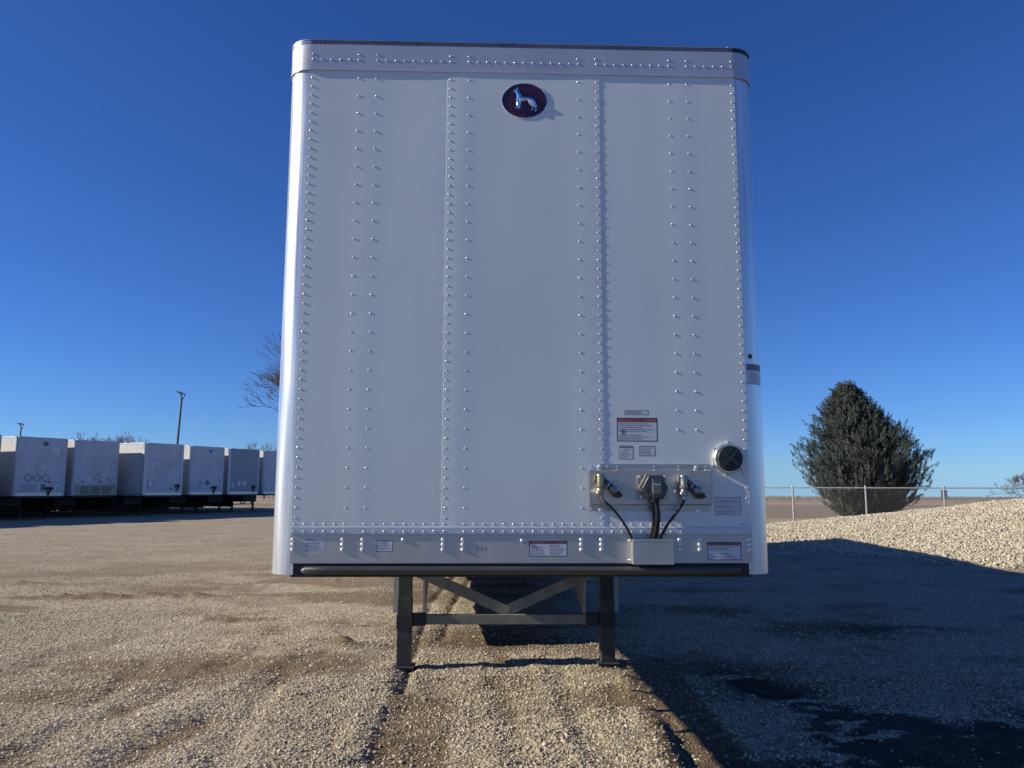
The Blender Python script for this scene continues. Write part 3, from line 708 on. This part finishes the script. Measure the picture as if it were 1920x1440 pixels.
def gladhand(x, zc, tone, arm_mat, hose_pts, hr):
    g_ = MB().lathe((x,-.058,zc-.075),(0,0,1),[(.012,0),(.017,.004),(.017,.018),(.022,.022),(.022,.030),(.019,.034),(.0235,.040),(.0235,.052),(.018,.056),(.018,.095),(.022,.098),(.021,.106),(.012,.108)],16).build('gladhand', M[tone], tr)
    MB().box(x-.026,x+.022,-.070,-.019,zc+.032,zc+.037).box(x-.028,x-.024,-.060,-.019,zc-.010,zc+.0315).build('mount_bracket', M['alu'] if tone=='zinc' else M['brass'], g_, .001)
    MB().tube([(x,-.019,zc-.005),(x,-.050,zc-.005)],.015,12).build('inlet_pipe', M[tone], g_)
    # swung arm with round coupling face
    a = Vector((x+.012,-.050,zc+.012)); b = Vector((x+.088,-.046,zc-.072)); d = (b-a).normalized()
    m_ = MB(); m_.tube([a, a+(b-a)*.25, a+(b-a)*.45, a+(b-a)*.7, b, b+d*.018],[.010,.013,.017,.021,.020,.010],12); m_.build('coupling_arm', M[arm_mat], g_)
    c_ = a+(b-a)*.72
    MB().lathe(tuple(c_+Vector((.004,-.016,.003))),(0,-1,.15),[(.019,0),(.019,.006),(.013,.009),(.012,.005),(.004,.005)],16).build('coupling_seal', M['zinc'], g_)
    e_ = a+(b-a)*.38
    MB().tube([e_+Vector((-.010,-.022,-.016)), e_+Vector((.014,-.026,.020))],.0018,6).build('release_pin', M['chrome'], g_)
    MB().tube([b+Vector((-.02,-.012,.0)), b+Vector((.012,-.018,.006)), b+Vector((.022,-.010,-.010))],.006,8).build('hook', M[arm_mat], g_)
    MB().tube([(x-.024,-.060,zc-.005),(x-.036,-.062,zc-.002)],.004,8).build('petcock', M['zinc'], g_)
    MB().lathe((x-.009,-.062,zc-.062),(-.8,-1,0),[(.006,0),(.006,.018),(.003,.02)],8).build('drain_plug', M['steelhead'], g_)
    return g_
def bez(pts_, n=16):
    p = [Vector(q) for q in pts_]; o_ = []
    for i in range(n+1):
        t = i/n; q = list(p)
        while len(q) > 1: q = [q[k].lerp(q[k+1], t) for k in range(len(q)-1)]
        o_.append(q[0])
    return o_
g1 = gladhand(.392, 1.640, 'brass', 'darkcast', None, 0)
g2 = gladhand(.822, 1.636, 'zinc', 'darkcast', None, 0)
MB().tube([(.392,-.058,1.566),(.399,-.058,1.548),(.412,-.057,1.532)],[.008,.009,.007],10).build('hose_fitting', M['brass'], g1)
MB().tube(bez([(.410,-.057,1.534),(.455,-.060,1.500),(.515,-.058,1.435),(.560,-.040,1.350),(.566,-.028,1.300)]), .0062, 10).build('air_hose', M['rubber'], g1)
MB().tube([(.822,-.058,1.562),(.822,-.058,1.545)],[.011,.012],10).build('hose_fitting', M['zinc'], g2)
MB().tube(bez([(.822,-.058,1.548),(.815,-.060,1.510),(.770,-.058,1.462),(.705,-.042,1.400),(.686,-.028,1.300)]), .0075, 10).build('air_hose', M['rubber'], g2)

# seven-way socket housing
hx, hz = .668, 1.607
def hexp(mb, cx_, cz_, a, b, y0, y1, k=1.0, mi=0):
    p = [(cx_-a*.52,cz_+b),(cx_+a*.52,cz_+b),(cx_+a,cz_+b*.02),(cx_+a*.62,cz_-b),(cx_-a*.55,cz_-b),(cx_-a,cz_-b*.02)]
    q = [(cx_+(x-cx_)*k, cz_+(z-cz_)*k) for x, z in p]
    mb.add([(x,y0,z) for x,z in p]+[(x,y1,z) for x,z in q], [tuple(range(6)), tuple(range(6,12))]+[(i,6+i,6+(i+1)%6,(i+1)%6) for i in range(6)], mi)
so = MB(); so.box(hx-.081,hx+.075,-.026,-.019,hz-.062,hz+.064); soo = so.build('socket_housing', M['zinc'], tr, .006)
m_ = MB(); hexp(m_, hx, hz, .078, .064, -.0265, -.052, .96); m_.build('housing_body', M['ochre'], soo, .002)
m_ = MB(); hexp(m_, hx+.006, hz-.002, .070, .060, -.0525, -.066, .93); m_.build('housing_cover', M['darkcast'], soo, .0025)
MB().box(hx-.012,hx+.034,-.076,-.067,hz-.038,hz+.040).build('socket_lid', M['ochre'], soo, .008)
MB().tube([(hx-.014,-.078,hz+.040),(hx-.014,-.084,hz+.02),(hx-.014,-.084,hz-.025),(hx-.008,-.080,hz-.05)],.0022,6).tube([(hx-.014,-.078,hz+.040),(hx+.026,-.078,hz+.040)],.0026,6).build('lid_spring', M['chrome'], soo)
text_mesh('PHILLIPS', .0105, (hx+.012, -.0763, hz+.012), M['chrome'], 'lid_lettering', soo, .0003)
for dx, dz in ((-.068,.052),(.062,.052),(-.062,-.052),(.060,-.052),(-.052,-.002),(.070,-.003)):
    MB().lathe((hx+dx,-.026 if abs(dz) > .01 else -.055,hz+dz),(0,-1,0),[(.0075,0),(.0075,.004),(.004,.006)],8).build('screw', M['steelhead'], soo)
MB().lathe((hx+.004,-.045,hz-.062),(0,0,-1),[(.026,-.004),(.026,.012),(.022,.018)],16).build('cable_gland', M['black'], soo)
for k, (dx, dy, ex) in enumerate(((-.014,0,-.010),(0,-.012,.002),(.013,.0,.012),(.0,.012,.0))):
    MB().tube(bez([(hx+.004+dx,-.045+dy,hz-.075),(hx+.012+dx,-.052+dy,hz-.13),(hx+.020+dx,-.052+dy,hz-.20),(hx-.012+ex,-.045+dy,hz-.25),(hx-.016+ex,-.028+dy*.4,1.300)]), .0085, 8).build('electric_cable', M['rubber'], soo)
# tray
ty = MB(); x0_, x1_, z0_, z1_ = .556, .760, 1.218, 1.345
ty.box(x0_, x1_, -.060, -.058, z0_, z1_-.012); ty.box(x0_, x0_+.002, -.0575, -.0016, z0_, z1_); ty.box(x1_-.002, x1_, -.0575, -.0016, z0_, z1_); ty.box(x0_+.0025, x1_-.0018, -.0575, -.0016, z0_, z0_+.002)
ty.box(x0_, x1_, -.061, -.0581, z1_-.0115, z1_)
tyo = ty.build('cable_tray', M['plate'], tr)
for s_, xx in ((-1, x0_), (1, x1_)): MB().box(min(xx, xx+s_*.018), max(xx, xx+s_*.018), -.0040, -.0016, z0_, z1_).build('tray_flange', M['plate'], tyo)
MB().tube([(x0_-.002,-.0555,z0_+.004),(x0_-.002,-.0555,z1_-.004)],.0042,8).build('tray_edge', M['alu'], tyo)
for xx in (x0_-.010, x1_+.010):
    for z in (1.236, 1.334): o = link('tray_bolt', bm_, tyo); o.location = (xx, -.0018, z); o.scale = (.62,.8,.62)

# landing gear -----------------------------------------------------------
LX, LY = .925, 3.30
lxc = -.035 - TX + .06      # small shift so legs sit where the photograph has them
for sgn in (-1, 1):
    lx = lxc + sgn*LX + .03
    world = tr.matrix_basis @ Vector((lx, LY, 0)); gzz = gz(world.x, world.y)
    leg = MB().box(lx-.060, lx+.060, LY-.055, LY+.055, .36, 1.14).build('landing_leg', M['frame'] if sgn > 0 else M['leg'], tr, .004)
    MB().box(lx-.064, lx+.064, LY-.062, LY+.062, .03+gzz, .60).build('inner_leg', M['leg'], leg, .004)
    MB().box(lx-.071, lx+.071, LY-.069, LY+.069, .335, .46).build('leg_collar', M['frame'], leg, .004)
    MB().add([(lx-.095,LY-.10,gzz+.004),(lx+.095,LY-.10,gzz+.004),(lx+.095,LY+.10,gzz+.004),(lx-.095,LY+.10,gzz+.004),(lx-.10,LY-.105,gzz+.030),(lx+.10,LY-.105,gzz+.030),(lx+.10,LY+.105,gzz+.030),(lx-.10,LY+.105,gzz+.030)],
          [(0,3,2,1),(4,5,6,7),(0,1,5,4),(1,2,6,5),(2,3,7,6),(3,0,4,7)]).build('leg_foot', M['leg'], leg, .006)
    xo = lx + sgn*.062
    MB().box(min(xo, xo+sgn*.045), max(xo, xo+sgn*.045), LY-.02, LY+.16, .47, 1.135).build('leg_gusset', M['skirt'], leg)
    MB().add([(lx-sgn*.06,LY-.03,1.14),(lx-sgn*.20,LY-.03,1.14),(lx-sgn*.06,LY-.03,1.02),(lx-sgn*.06,LY+.03,1.14),(lx-sgn*.20,LY+.03,1.14),(lx-sgn*.06,LY+.03,1.02)],[(0,1,2),(5,4,3),(0,3,4,1),(1,4,5,2),(2,5,3,0)]).build('gusset_plate', M['frame'], leg)
    MB().bar((lx-sgn*.02,LY+.02+sgn*.002,.87),(lxc+.03-sgn*.02,LY+.02+sgn*.002,.475),.095,.03,up=(0,1,0)).build('diagonal_brace', M['brace'], tr)
    MB().box(min(lx-sgn*.072,lx-sgn*.19), max(lx-sgn*.072,lx-sgn*.19), LY-.045, LY+.045, .355, .462).build('brace_bracket', M['frame'], leg, .003)
MB().box(lxc+.03-LX+.192, lxc+.03+LX-.192, LY-.028, LY+.028, .365, .452).build('cross_brace', M['brace'], tr, .003)
MB().tube([(lxc+.03+LX+.08,LY+.02,.80),(lxc+.03+LX+.20,LY+.02,.80)],.016,8).tube([(lxc+.03+LX+.20,LY+.02,.80),(lxc+.03+LX+.20,LY+.02,1.05)],.012,8).build('crank_handle', M['frame'], tr) if False else None
# frame rails carrying the legs, side skirts, bogie
for sgn in (-1, 1):
    MB().box(sgn*.50, sgn*.58, 2.6, LEN-.3, .92, 1.055).build('frame_rail', M['frame'], tr)
    f_ = (sgn*.82, 4.22); b_ = (sgn*1.20, 10.6)
    MB().add([(f_[0],f_[1],.30),(b_[0],b_[1],.30),(b_[0],b_[1],1.12),(f_[0],f_[1]-.1,1.12),(f_[0]+sgn*.02,f_[1],.30),(b_[0]+sgn*.02,b_[1],.30),(b_[0]+sgn*.02,b_[1],1.12),(f_[0]+sgn*.02,f_[1]-.1,1.12)],
       [(0,1,2,3),(7,6,5,4),(0,4,5,1),(1,5,6,2),(2,6,7,3),(3,7,4,0)]).build('side_skirt', M['skirt'], tr)
for y in (12.6, 13.85):
    MB().tube([(-.95,y,.5),(.95,y,.5)],.065,12).build('axle', M['frame'], tr)
    for x in (-1.12, -.79, .79, 1.12): wheel(tr, x, y, gz(0,16)+.02)
for sgn in (-1, 1):
    MB().box(sgn*.72, sgn*1.27, 14.7, 14.715, .25, 1.05).build('mud_flap', M['black'], tr)

# ------------------------------------------------------------------ TRAILER ROW
RD = Vector((.4665, .8845, 0)); FW = Vector((.8845, -.4665, 0))       # along the row / where the fronts face
ROT = math.atan2(-FW.x, -(-FW.y))                                       # placeholder, set below
ROT = math.atan2(RD.y, RD.x)
def row_trailer(pos, label, front='rowwhite', skirt=True, H=4.06, style=None):
    t = empty('box_trailer', (pos.x, pos.y, gz(pos.x, pos.y)+.0), ROT); tag(t, label, 'trailer', 'box trailers parked in a row across the lot')
    ZB = 1.16; LN = 15.8
    fm = M[front]
    MB().box(-1.16, 1.16, .0, .03, ZB+.17, H-.16).build('front_wall', fm, t)
    MB().box(-1.16, 1.16, -.006, .03, ZB, ZB+.165).build('lower_rail', M['plate'] if style != 'cream' else M['cream'], t)
    MB().box(-1.17, 1.17, -.008, .05, H-.155, H-.04).build('upper_rail', fm, t)
    for s_ in (-1, 1):
        p = [(s_*(1.16), .003)] + [(s_*(1.19+.11*math.sin(a)), .113-.11*math.cos(a)) for a in np.linspace(0, math.pi/2, 7)] + [(s_*1.30, .25)]
        sheet(p, ZB, H-.05, .02, thdir=s_).build('corner_post', M['rowpost'] if style in ('posts','frame') else M['rowwhite'], t)
        mb = MB()
        for k in range(12): mb.box(s_*1.25, s_*(1.294+.003*(k % 2)), .25+k*1.29, .25+(k+1)*1.29-.004, ZB+.15, H-.11)
        mb.build('side_wall', M['rowside'], t)
        MB().box(s_*1.24, s_*1.302, .25, LN, ZB-.02, ZB+.147).build('side_rail', M['rowpost'], t)
        MB().box(s_*1.24, s_*1.303, .25, LN, H-.108, H-.035).build('side_top_rail', M['rowrail'], t)
        lg_ = MB().box(s_*.93-.06, s_*.93+.06, 3.1, 3.2, .05, 1.12).build('landing_leg', M['frame'], t)
        MB().box(s_*.93-.12, s_*.93+.12, 3.03, 3.27, .0, .05).build('leg_foot', M['frame'], lg_)
        MB().bar((s_*.90,3.15,1.08),(s_*.05,3.15,.48),.07,.03,up=(0,1,0)).build('diagonal_brace', M['frame'], t)
        MB().bar((s_*.93,3.2,.5),(s_*.93,4.3,1.1),.06,.05).build('rear_brace', M['frame'], t)
        if skirt:
            MB().box(s_*1.19, s_*1.215, 2.2, 11.2, .30, ZB-.021).build('side_skirt', M['frame'], t)
        for y in (12.3, 13.55):
            for x in (1.12, .79): wheel(t, s_*x, y)
    MB().box(-.88, .88, 3.12, 3.18, .42, .49).build('cross_brace', M['frame'], t)
    MB().box(-1.30, 1.30, .15, LN, H-.034, H-.01).box(-1.19,1.19,.0,.149,H-.034,H-.012).build('roof', M['roof'] if style != 'dark' else M['rowrail'], t)
    MB().box(-1.18, 1.18, .05, LN, ZB-.10, ZB-.021).build('floor', M['frame'], t)
    MB().box(-1.3, 1.3, LN, LN+.06, ZB-.05, H-.03).build('rear_frame', M['rowside'], t)
    MB().box(-.6, .6, 2.5, 15.6, .62, ZB-.101).build('subframe', M['frame'], t)
    MB().tube([(-.9,12.3,.5),(.9,12.3,.5)],.06,8).tube([(-.9,13.55,.5),(.9,13.55,.5)],.06,8).build('axle', M['frame'], t)
    return t
def diamond(t, x, z, r_, wd, m1, fill=None):
    mb = MB(); c = [(x,z+r_),(x+r_,z),(x,z-r_),(x-r_,z)]
    for i in range(4):
        a, b = c[i], c[(i+1)%4]; mb.bar((a[0],-.012,a[1]),(b[0],-.012,b[1]),wd,.012,up=(0,1,0))
    o = mb.build('placard_holder', M[m1], t)
    if fill: MB().add([(p[0],-.004,p[1]) for p in c]+[(p[0],-.001,p[1]) for p in c],[(0,1,2,3),(7,6,5,4)]).build('placard', M[fill], o)
def connector(t, x=.55, z=1.55, s=1.0):
    o = MB().box(x-.16*s,x+.16*s,-.05,-.001,z-.04,z+.10).build('connector_box', M['black'], t)
    for dx in (-.13,0,.13): MB().tube([(x+dx*s,-.05,z+.06),(x+dx*.6*s,-.09,z-.10),(x+dx*.1*s,-.06,z-.24),(x,-.02,z-.36)],.022,6).build('air_hose', M['rubber'], o)
    for dx in (-.15,.15): MB().lathe((x+dx*s,-.05,z+.03),(0,-1,-.3),[(.05,0),(.05,.05),(.02,.06)],10).build('gladhand', M['darkcast'], o)
def patch(t, x0, x1, z0, z1, m_, name='sticker'): return MB().box(x0,x1,-.006,-.0005,z0,z1).build(name, M[m_], t)
def oval(t, x, z, rx_=.125): 
    o = MB().lathe((x,-.001,z),(0,-1,0),[(.1,0),(.1,.012)],24,0,True,rx_/.1,rx_*.8/.1).build('emblem', M['maroon'], t); return o
T1 = Vector((-23.55, 38.75, 0)); SP = 3.27
def rp(i, fwd=0): return T1 + RD*(SP*i) + FW*fwd
tt = row_trailer(rp(-4,.2), 'white box trailer, fourth from the frame edge beyond the left of the picture')
tt = row_trailer(rp(-3,.2), 'white box trailer, third from the frame edge beyond the left of the picture')
tt = row_trailer(rp(-2,.2), 'white box trailer, second from the frame edge beyond the left of the picture')
tt = row_trailer(rp(-1,.45), 'white box trailer cut off by the left edge of the picture')
patch(tt,-.9,-.6,1.4,1.8,'silverpaper')
tt = row_trailer(rp(.06,.1), 'white box trailer with three empty diamond placard frames side by side on its front')
oval(tt,.12,3.74,.14)
for k in range(3): diamond(tt,-.62+k*.42,2.05,.20,.028,'greyink')
connector(tt,.42,1.50); patch(tt,.75,1.0,1.30,1.72,'paper'); patch(tt,.82,.95,1.40,1.44,'ink'); patch(tt,.82,.95,1.52,1.58,'ink'); patch(tt,.02,.24,1.42,1.74,'greyink'); patch(tt,.36,.48,1.78,1.9,'red')
patch(tt,.5,.85,3.2,3.62,'paper'); patch(tt,.6,.7,3.55,3.59,'ink'); patch(tt,.55,.7,3.27,3.31,'ink'); patch(tt,.78,.9,3.40,3.44,'ink'); patch(tt,-.02,.2,2.48,2.68,'paper'); patch(tt,-1.0,-.2,1.35,1.75,'dust','sticker')
for s_ in (0, .14, .28): MB().bar((-.05+s_,-.003,2.85),(.03+s_,-.003,3.02),.02,.004,up=(0,1,0)).build('faded_mark', M['paper'], tt)
tt = row_trailer(rp(1,-.1), 'white box trailer with a yellowish lower front divided into three recessed panels', style='cream')
MB().box(-1.15,1.15,-.012,-.001,1.17,1.72).build('lower_cover', M['cream'], tt)
for k in range(3):
    o = MB().box(-.86+k*.62,-.38+k*.62,-.02,-.0125,1.22,1.62).build('recess_panel', M['brace'], tt)
diamond(tt,.10,2.14,.19,.02,'greyink'); diamond(tt,-.42,2.02,.19,.015,'dust','paper'); patch(tt,.62,.84,1.92,2.08,'cream'); patch(tt,.14,.32,1.84,1.90,'ink'); patch(tt,-.82,-.66,1.84,1.90,'ink'); patch(tt,-.95,-.9,1.96,2.01,'ink'); patch(tt,.78,.9,1.84,1.87,'ink'); patch(tt,.02,.4,3.66,3.72,'dust')
tt = row_trailer(rp(2.0,1.08), 'white box trailer standing forward of the row, framed box low on its front', style='frame')
o = MB().box(-1.02,-.74,-.03,-.001,1.55,2.0).build('document_box', M['rowrail'], tt); MB().box(-.97,-.79,-.036,-.0305,1.6,1.95).build('box_window', M['silverpaper'], o)
connector(tt,.88,1.68,.8); patch(tt,.42,.58,1.48,1.56,'ink'); patch(tt,-.62,-.54,2.6,2.65,'ink'); patch(tt,0,.35,3.7,3.75,'dust'); patch(tt,.0,.5,2.72,2.9,'dust')
MB().box(-.95,1.0,-.006,-.0005,3.10,3.13).box(.97,1.0,-.006,-.0005,3.131,3.75).build('panel_seam', M['rowgrey'], tt)
for k in range(9): 
    a = random.uniform(-.75,.15); z = 2.3-.3*(a+.75)+random.uniform(-.1,.1); MB().box(a,a+random.uniform(.04,.12),-.004,-.0005,z,z+random.uniform(.05,.12)).build('grime_spot', M['dust'], tt)
tt = row_trailer(rp(3.08,.45), 'white box trailer with a round dark emblem and one dark diamond placard')
oval(tt,.18,3.76,.12); connector(tt,.52,1.55); diamond(tt,.02,1.86,.17,.02,'greyink','greyink'); patch(tt,-.62,-.36,1.58,2.0,'dust')
tt = row_trailer(rp(4.04,.22), 'grey fronted box trailer with pale corner posts and two pale diamond placards', 'rowgrey', True, style='posts')
diamond(tt,-.42,1.84,.2,.02,'paper','paper'); diamond(tt,.03,1.86,.2,.02,'paper','paper'); patch(tt,-1.0,-.85,1.58,1.86,'paper'); connector(tt,.78,1.62,.8)
tt = row_trailer(rp(5), 'white box trailer half hidden behind the big trailer corner post', skirt=False)
patch(tt,-.9,-.6,1.5,1.8,'paper')

# ------------------------------------------------------------------ fence
fdir = Vector((2.66, -1.2, 0)); f0 = Vector((12.35, 34.5, 0)); FH = 1.66
fence = empty('chain_link_fence', (f0.x, f0.y, 0)); tag(fence, 'galvanised chain link fence with round posts running behind the gravel pile', 'fence')
def fl_(p): return Vector((p.x-f0.x, p.y-f0.y, p.z))
N0, N1 = -4, 6
for k in range(N0, N1+1):
    p = f0+fdir*k; z = gz(p.x, p.y)
    MB().tube([fl_(Vector((p.x,p.y,z-.05))), fl_(Vector((p.x,p.y,FH+.03)))], .037 if k % 4 else .043, 10).lathe(tuple(fl_(Vector((p.x,p.y,FH+.03)))),(0,0,1),[(.045,0),(.04,.03),(.01,.05)],10).build('fence_post', M['galv'], fence)
a = f0+fdir*N0; b = f0+fdir*N1
MB().tube([fl_(Vector((a.x,a.y,FH-.02))), fl_(Vector((b.x,b.y,FH-.02)))], .026, 8).build('top_rail', M['galv'], fence)
mb = MB(); Lf = (b-a).length; u = (b-a).normalized(); hgt = FH-.08; off = Vector((u.y,-u.x,0))*.045
s = -hgt
while s < Lf:
    for sg in (1, -1):
        s0_, s1_ = (s, s+hgt) if sg > 0 else (s+hgt, s)
        z0_, z1_ = .05, .05+hgt
        lo, hi = sorted((s0_, s1_)); 
        if lo < 0 or hi > Lf: continue
        p0 = a+u*s0_+off; p1 = a+u*s1_+off
        q0 = fl_(Vector((p0.x,p0.y,z0_))); q1 = fl_(Vector((p1.x,p1.y,z1_))); n_ = Vector((u.y,-u.x,0))*.0013; w_ = Vector((u.x,u.y,0))*.0013
        mb.add([q0-w_, q0+w_, q0+n_, q1-w_, q1+w_, q1+n_], [(0,1,4,3),(1,2,5,4),(2,0,3,5)])
    s += .072
tag(mb.build('wire_mesh', M['wire'], fence, fix=False), kind='stuff')

# ------------------------------------------------------------------ juniper
def leaf_mat():
    m = bpy.data.materials.new('juniper_foliage'); m.use_nodes = True; t = m.node_tree; p = t.nodes['Principled BSDF']
    co = t.nodes.new('ShaderNodeTexCoord'); n = t.nodes.new('ShaderNodeTexNoise'); n.inputs['Scale'].default_value = 1.4; n.inputs['Detail'].default_value = 5
    t.links.new(co.outputs['Object'], n.inputs['Vector']); cr = t.nodes.new('ShaderNodeValToRGB'); e = cr.color_ramp.elements
    e[0].position = .3; e[0].color = (.060,.076,.078,1); e[1].position = .62; e[1].color = (.11,.125,.10,1); q = e.new(.78); q.color = (.19,.155,.105,1)
    t.links.new(n.outputs[0], cr.inputs[0]); t.links.new(cr.outputs[0], p.inputs['Base Color']); p.inputs['Roughness'].default_value = .75; p.inputs['Specular IOR Level'].default_value = .2
    return m
M['leaf'] = leaf_mat(); M['bark'] = mat('bark', (.13,.10,.08), .9, 0, .2, (8,.3)); M['twig'] = mat('bare_twig', (.13,.10,.095), .9, 0, .2, (5,.2))
D_ = 38.5; jx = (1612-960)/1458*D_; jz = gz(jx, D_)
jun = empty('juniper_tree', (jx, D_, jz)); tag(jun, 'broad dark green juniper tree growing right behind the chain link fence', 'tree')
r2 = np.random.default_rng(4)
def jr(z):   # crown radius at height
    return np.interp(z, [0,.2,.54,1.26,1.94,2.63,3.34,4.03,4.71,5.43,6.0,6.4,6.6], [.2,.4,1.1,2.3,2.85,2.9,2.65,2.3,1.6,1.1,.62,.30,.05])
LV = []; LF = []
tw = MB(); tw.tube([(0,0,-.1),(.05,0,1.5),(0,.1,3.5),(-.45,0,6.0)],[.20,.15,.08,.02],10)
nb = 0; blades = []
for i in range(1000):
    z = 6.5*r2.random()**.85; th = r2.random()*2*math.pi
    if vnoise(np.array([th*2.2+9.]), np.array([z*1.5]), 17)[0] < .22: continue
    lob = 1 + .16*math.sin(th*3+z*1.3) + .11*math.sin(th*7+z*2.7+1)
    rad = .86*jr(z)*lob*(1.0 if r2.random() < .75 else r2.uniform(.4,.95))*r2.uniform(.88,1.10)
    tip = Vector((math.cos(th)*rad*1.03 - .55*smooth(3.5,6.6,z), math.sin(th)*rad, z)); base = Vector((0,0,max(0,z-.85*rad-.2)))
    lim = bez([base, base.lerp(tip,.6)+Vector((0,0,-.12*rad)), tip], 7)
    if i < 240: tw.tube(lim, [.035,.03,.026,.022,.018,.014,.01,.005], 4, cap=False)
    for j, p in enumerate(lim[2:]):
        d = (lim[-1]-lim[-3]).normalized()
        for k in range(2 if j < 3 else 3):
            c_ = p + Vector(r2.normal(0,.10+.02*rad,3)); dd = (d + Vector((0,0,.55)) + Vector(r2.normal(0,.28,3))).normalized(); ln = r2.uniform(.22,.48)
            blades.append((c_, dd, ln))
mbv = []; n_bl = 46
for c_, dd, ln in blades:
    o1 = dd.orthogonal().normalized(); o2 = dd.cross(o1)
    tt_ = r2.random(n_bl); rad_ = .11*(1-tt_*.75); ph = r2.random(n_bl)*6.283
    for q in range(n_bl):
        off_ = (o1*math.cos(ph[q])+o2*math.sin(ph[q]))
        b0 = c_ + dd*(ln*tt_[q]) + off_*(rad_[q]*.45); dr = (dd*.75+off_*.75+Vector((0,0,.15))).normalized()
        l_ = .092; sdv = dr.cross(off_+dd*.3).normalized()*.0115
        b1 = b0+dr*l_; mbv.append((b0-sdv, b0+sdv, b1))
A = np.array([[tuple(v) for v in t3] for t3 in mbv], dtype=np.float32).reshape(-1,3); F = np.arange(len(A)).reshape(-1,3)
fme = np_mesh('foliage', A, F, False); fme.materials.append(M['leaf']); tag(link('foliage', fme, jun), kind='stuff')
tw.build('trunk', M['bark'], jun, fix=False)

# ------------------------------------------------------------------ bare trees
def bare_tree(name, x, y, H, spread, label, seed, depth=6, r0=.16, group=None, low=.25, th=1.0):
    rg = random.Random(seed); mb = MB(); base = MB()
    t = empty(name, (x, y, gz(x, y)-.05))
    def grow(mb_, p, d, ln, r_, lv):
        q = [p]; dd = d.copy()
        for k in range(3):
            dd = (dd + Vector((rg.gauss(0,.12),rg.gauss(0,.12),rg.gauss(.04,.08)))).normalized(); q.append(q[-1]+dd*(ln/3))
        mb_.tube(q, [r_, r_*.9, r_*.8, r_*.68], 5 if lv > 3 else 3, cap=False, smooth=False)
        if lv == 0: return
        for k in range(rg.choice((2,3,3)) if lv > 1 else 3):
            st = q[rg.choice((2,3,3))]; ax = Vector((rg.gauss(0,1),rg.gauss(0,1),rg.gauss(0,.3))).normalized()
            nd = (dd + ax*spread*rg.uniform(.6,1.1)).normalized(); nd.z = max(nd.z, -.15)
            grow(mb, st, nd, ln*rg.uniform(.66,.86), max(r_*.62, .006*th), lv-1)
    # trunk then crown
    tp = [Vector((0,0,0)), Vector((.05,0,H*low*.5)), Vector((0,.08,H*low))]
    base.tube(tp, [r0*1.25, r0, r0*.85], 8)
    base.build('trunk', M['twig'], t, fix=False)
    for k in range(5):
        a = k*1.256+rg.random(); grow(mb, tp[-1].copy(), Vector((math.cos(a)*spread*.8, math.sin(a)*spread*.8, 1)).normalized(), H*(1-low)*.30, r0*.55, depth-1)
    o = mb.build('bare_branch', M['twig'], t, fix=False); tag(o, kind='stuff')
    tag(t, label, 'tree', group); return t
def at(px, D): return (px-960)/1458*D
bare_tree('bare_tree', at(622,82), 82, 17.4, .60, 'tall bare branched tree showing left of the big trailer, above the row', 5, 8, .22, low=.13, th=2.6)
bare_tree('bare_tree', at(186,120), 120, 10.6, .75, 'leafless tree top behind the row, left of the tall lamp', 9, 6, .15, th=3.2)
bare_tree('bare_tree', at(232,122), 122, 10.8, .75, 'leafless tree top showing over the forward standing trailer, nearest the tall lamp', 12, 6, .15, th=3.2)
bare_tree('bare_tree', at(500,115), 115, 8.8, .7, 'small leafless tree top over the last trailers by the big trailer corner', 15, 6, .14, th=3.0)
bare_tree('bare_shrub', at(1925,58), 58, 3.3, .75, 'bare leafless shrub behind the fence at the right edge', 21, 6, .07, low=.08, th=1.6)

# ------------------------------------------------------------------ light poles, board
def lamp(px, D, H, label, s=1.0):
    x = at(px, D); t = empty('lamp_post', (x, D, gz(x, D))); tag(t, label, 'lamp post', 'lamp posts behind the trailer row')
    lean = .35*s
    MB().tube([(-lean,0,0),(-lean*.5,0,H*.5),(0,0,H*.93)],[.13,.11,.09],10).build('pole', M['pole'], t)
    for dy, dz in ((-.18,-.05),(.18,.28)):
        o = MB().tube([(0,0,H*.90),(.02+dz*.3,dy*.6,H*.935),(.05+dz*.5,dy,H*.955)],[.06,.06,.06],8).build('lamp_arm', M['pole'], t)
        MB().bar((.08+dz*.5,dy,H*.955),(-.42+dz*.5,dy,H*.955+.30),.22,.09).build('floodlight', M['pole'], o)
lamp(337, 75, 11.0, 'tall dark lamp post with two tilted floodlights above the row')
lamp(39, 105, 10.4, 'shorter looking lamp post with two floodlights at the far left')
bx = at(1763, 118); t = empty('field_board', (bx, 118, gz(bx, 118))); tag(t, 'small grey board on posts standing in the far field right of the juniper', 'board')
MB().box(-.42,.34,-.03,.03,.15,1.42).build('board_panel', M['sign'], t)
for x in (-.38, .40): MB().box(x-.05,x+.05,.031,.12,0,1.5).build('board_post', M['pole'], t)
MB().bar((.42,.1,.75),(.95,.1,.02),.05,.05).build('board_strut', M['pole'], t)
# dry grass stubble on the far crest
sg = MB(); rg = np.random.default_rng(8)
for i in range(9000):
    D = rg.uniform(105,158); x = rg.uniform(.2,.8)*D if i % 3 else rg.uniform(-.75,-.15)*D
    z = gz(x, D) if i % 40 == 0 else -.0 + (z if i else 0)*0
    zz = 0; h_ = rg.uniform(.12,.34); w_ = rg.uniform(.03,.09)
    sg.add([(x-w_,D,-.25),(x+w_,D,-.25),(x+rg.normal(0,.06),D,h_)], [(0,1,2)])
straw = mat('straw', (.52,.40,.24), .9, 0, .2, (2,.3))
tag(sg.build('field_grass', straw, None, fix=False), 'dry straw coloured grass along the far edge of the field', 'grass', kind='stuff')
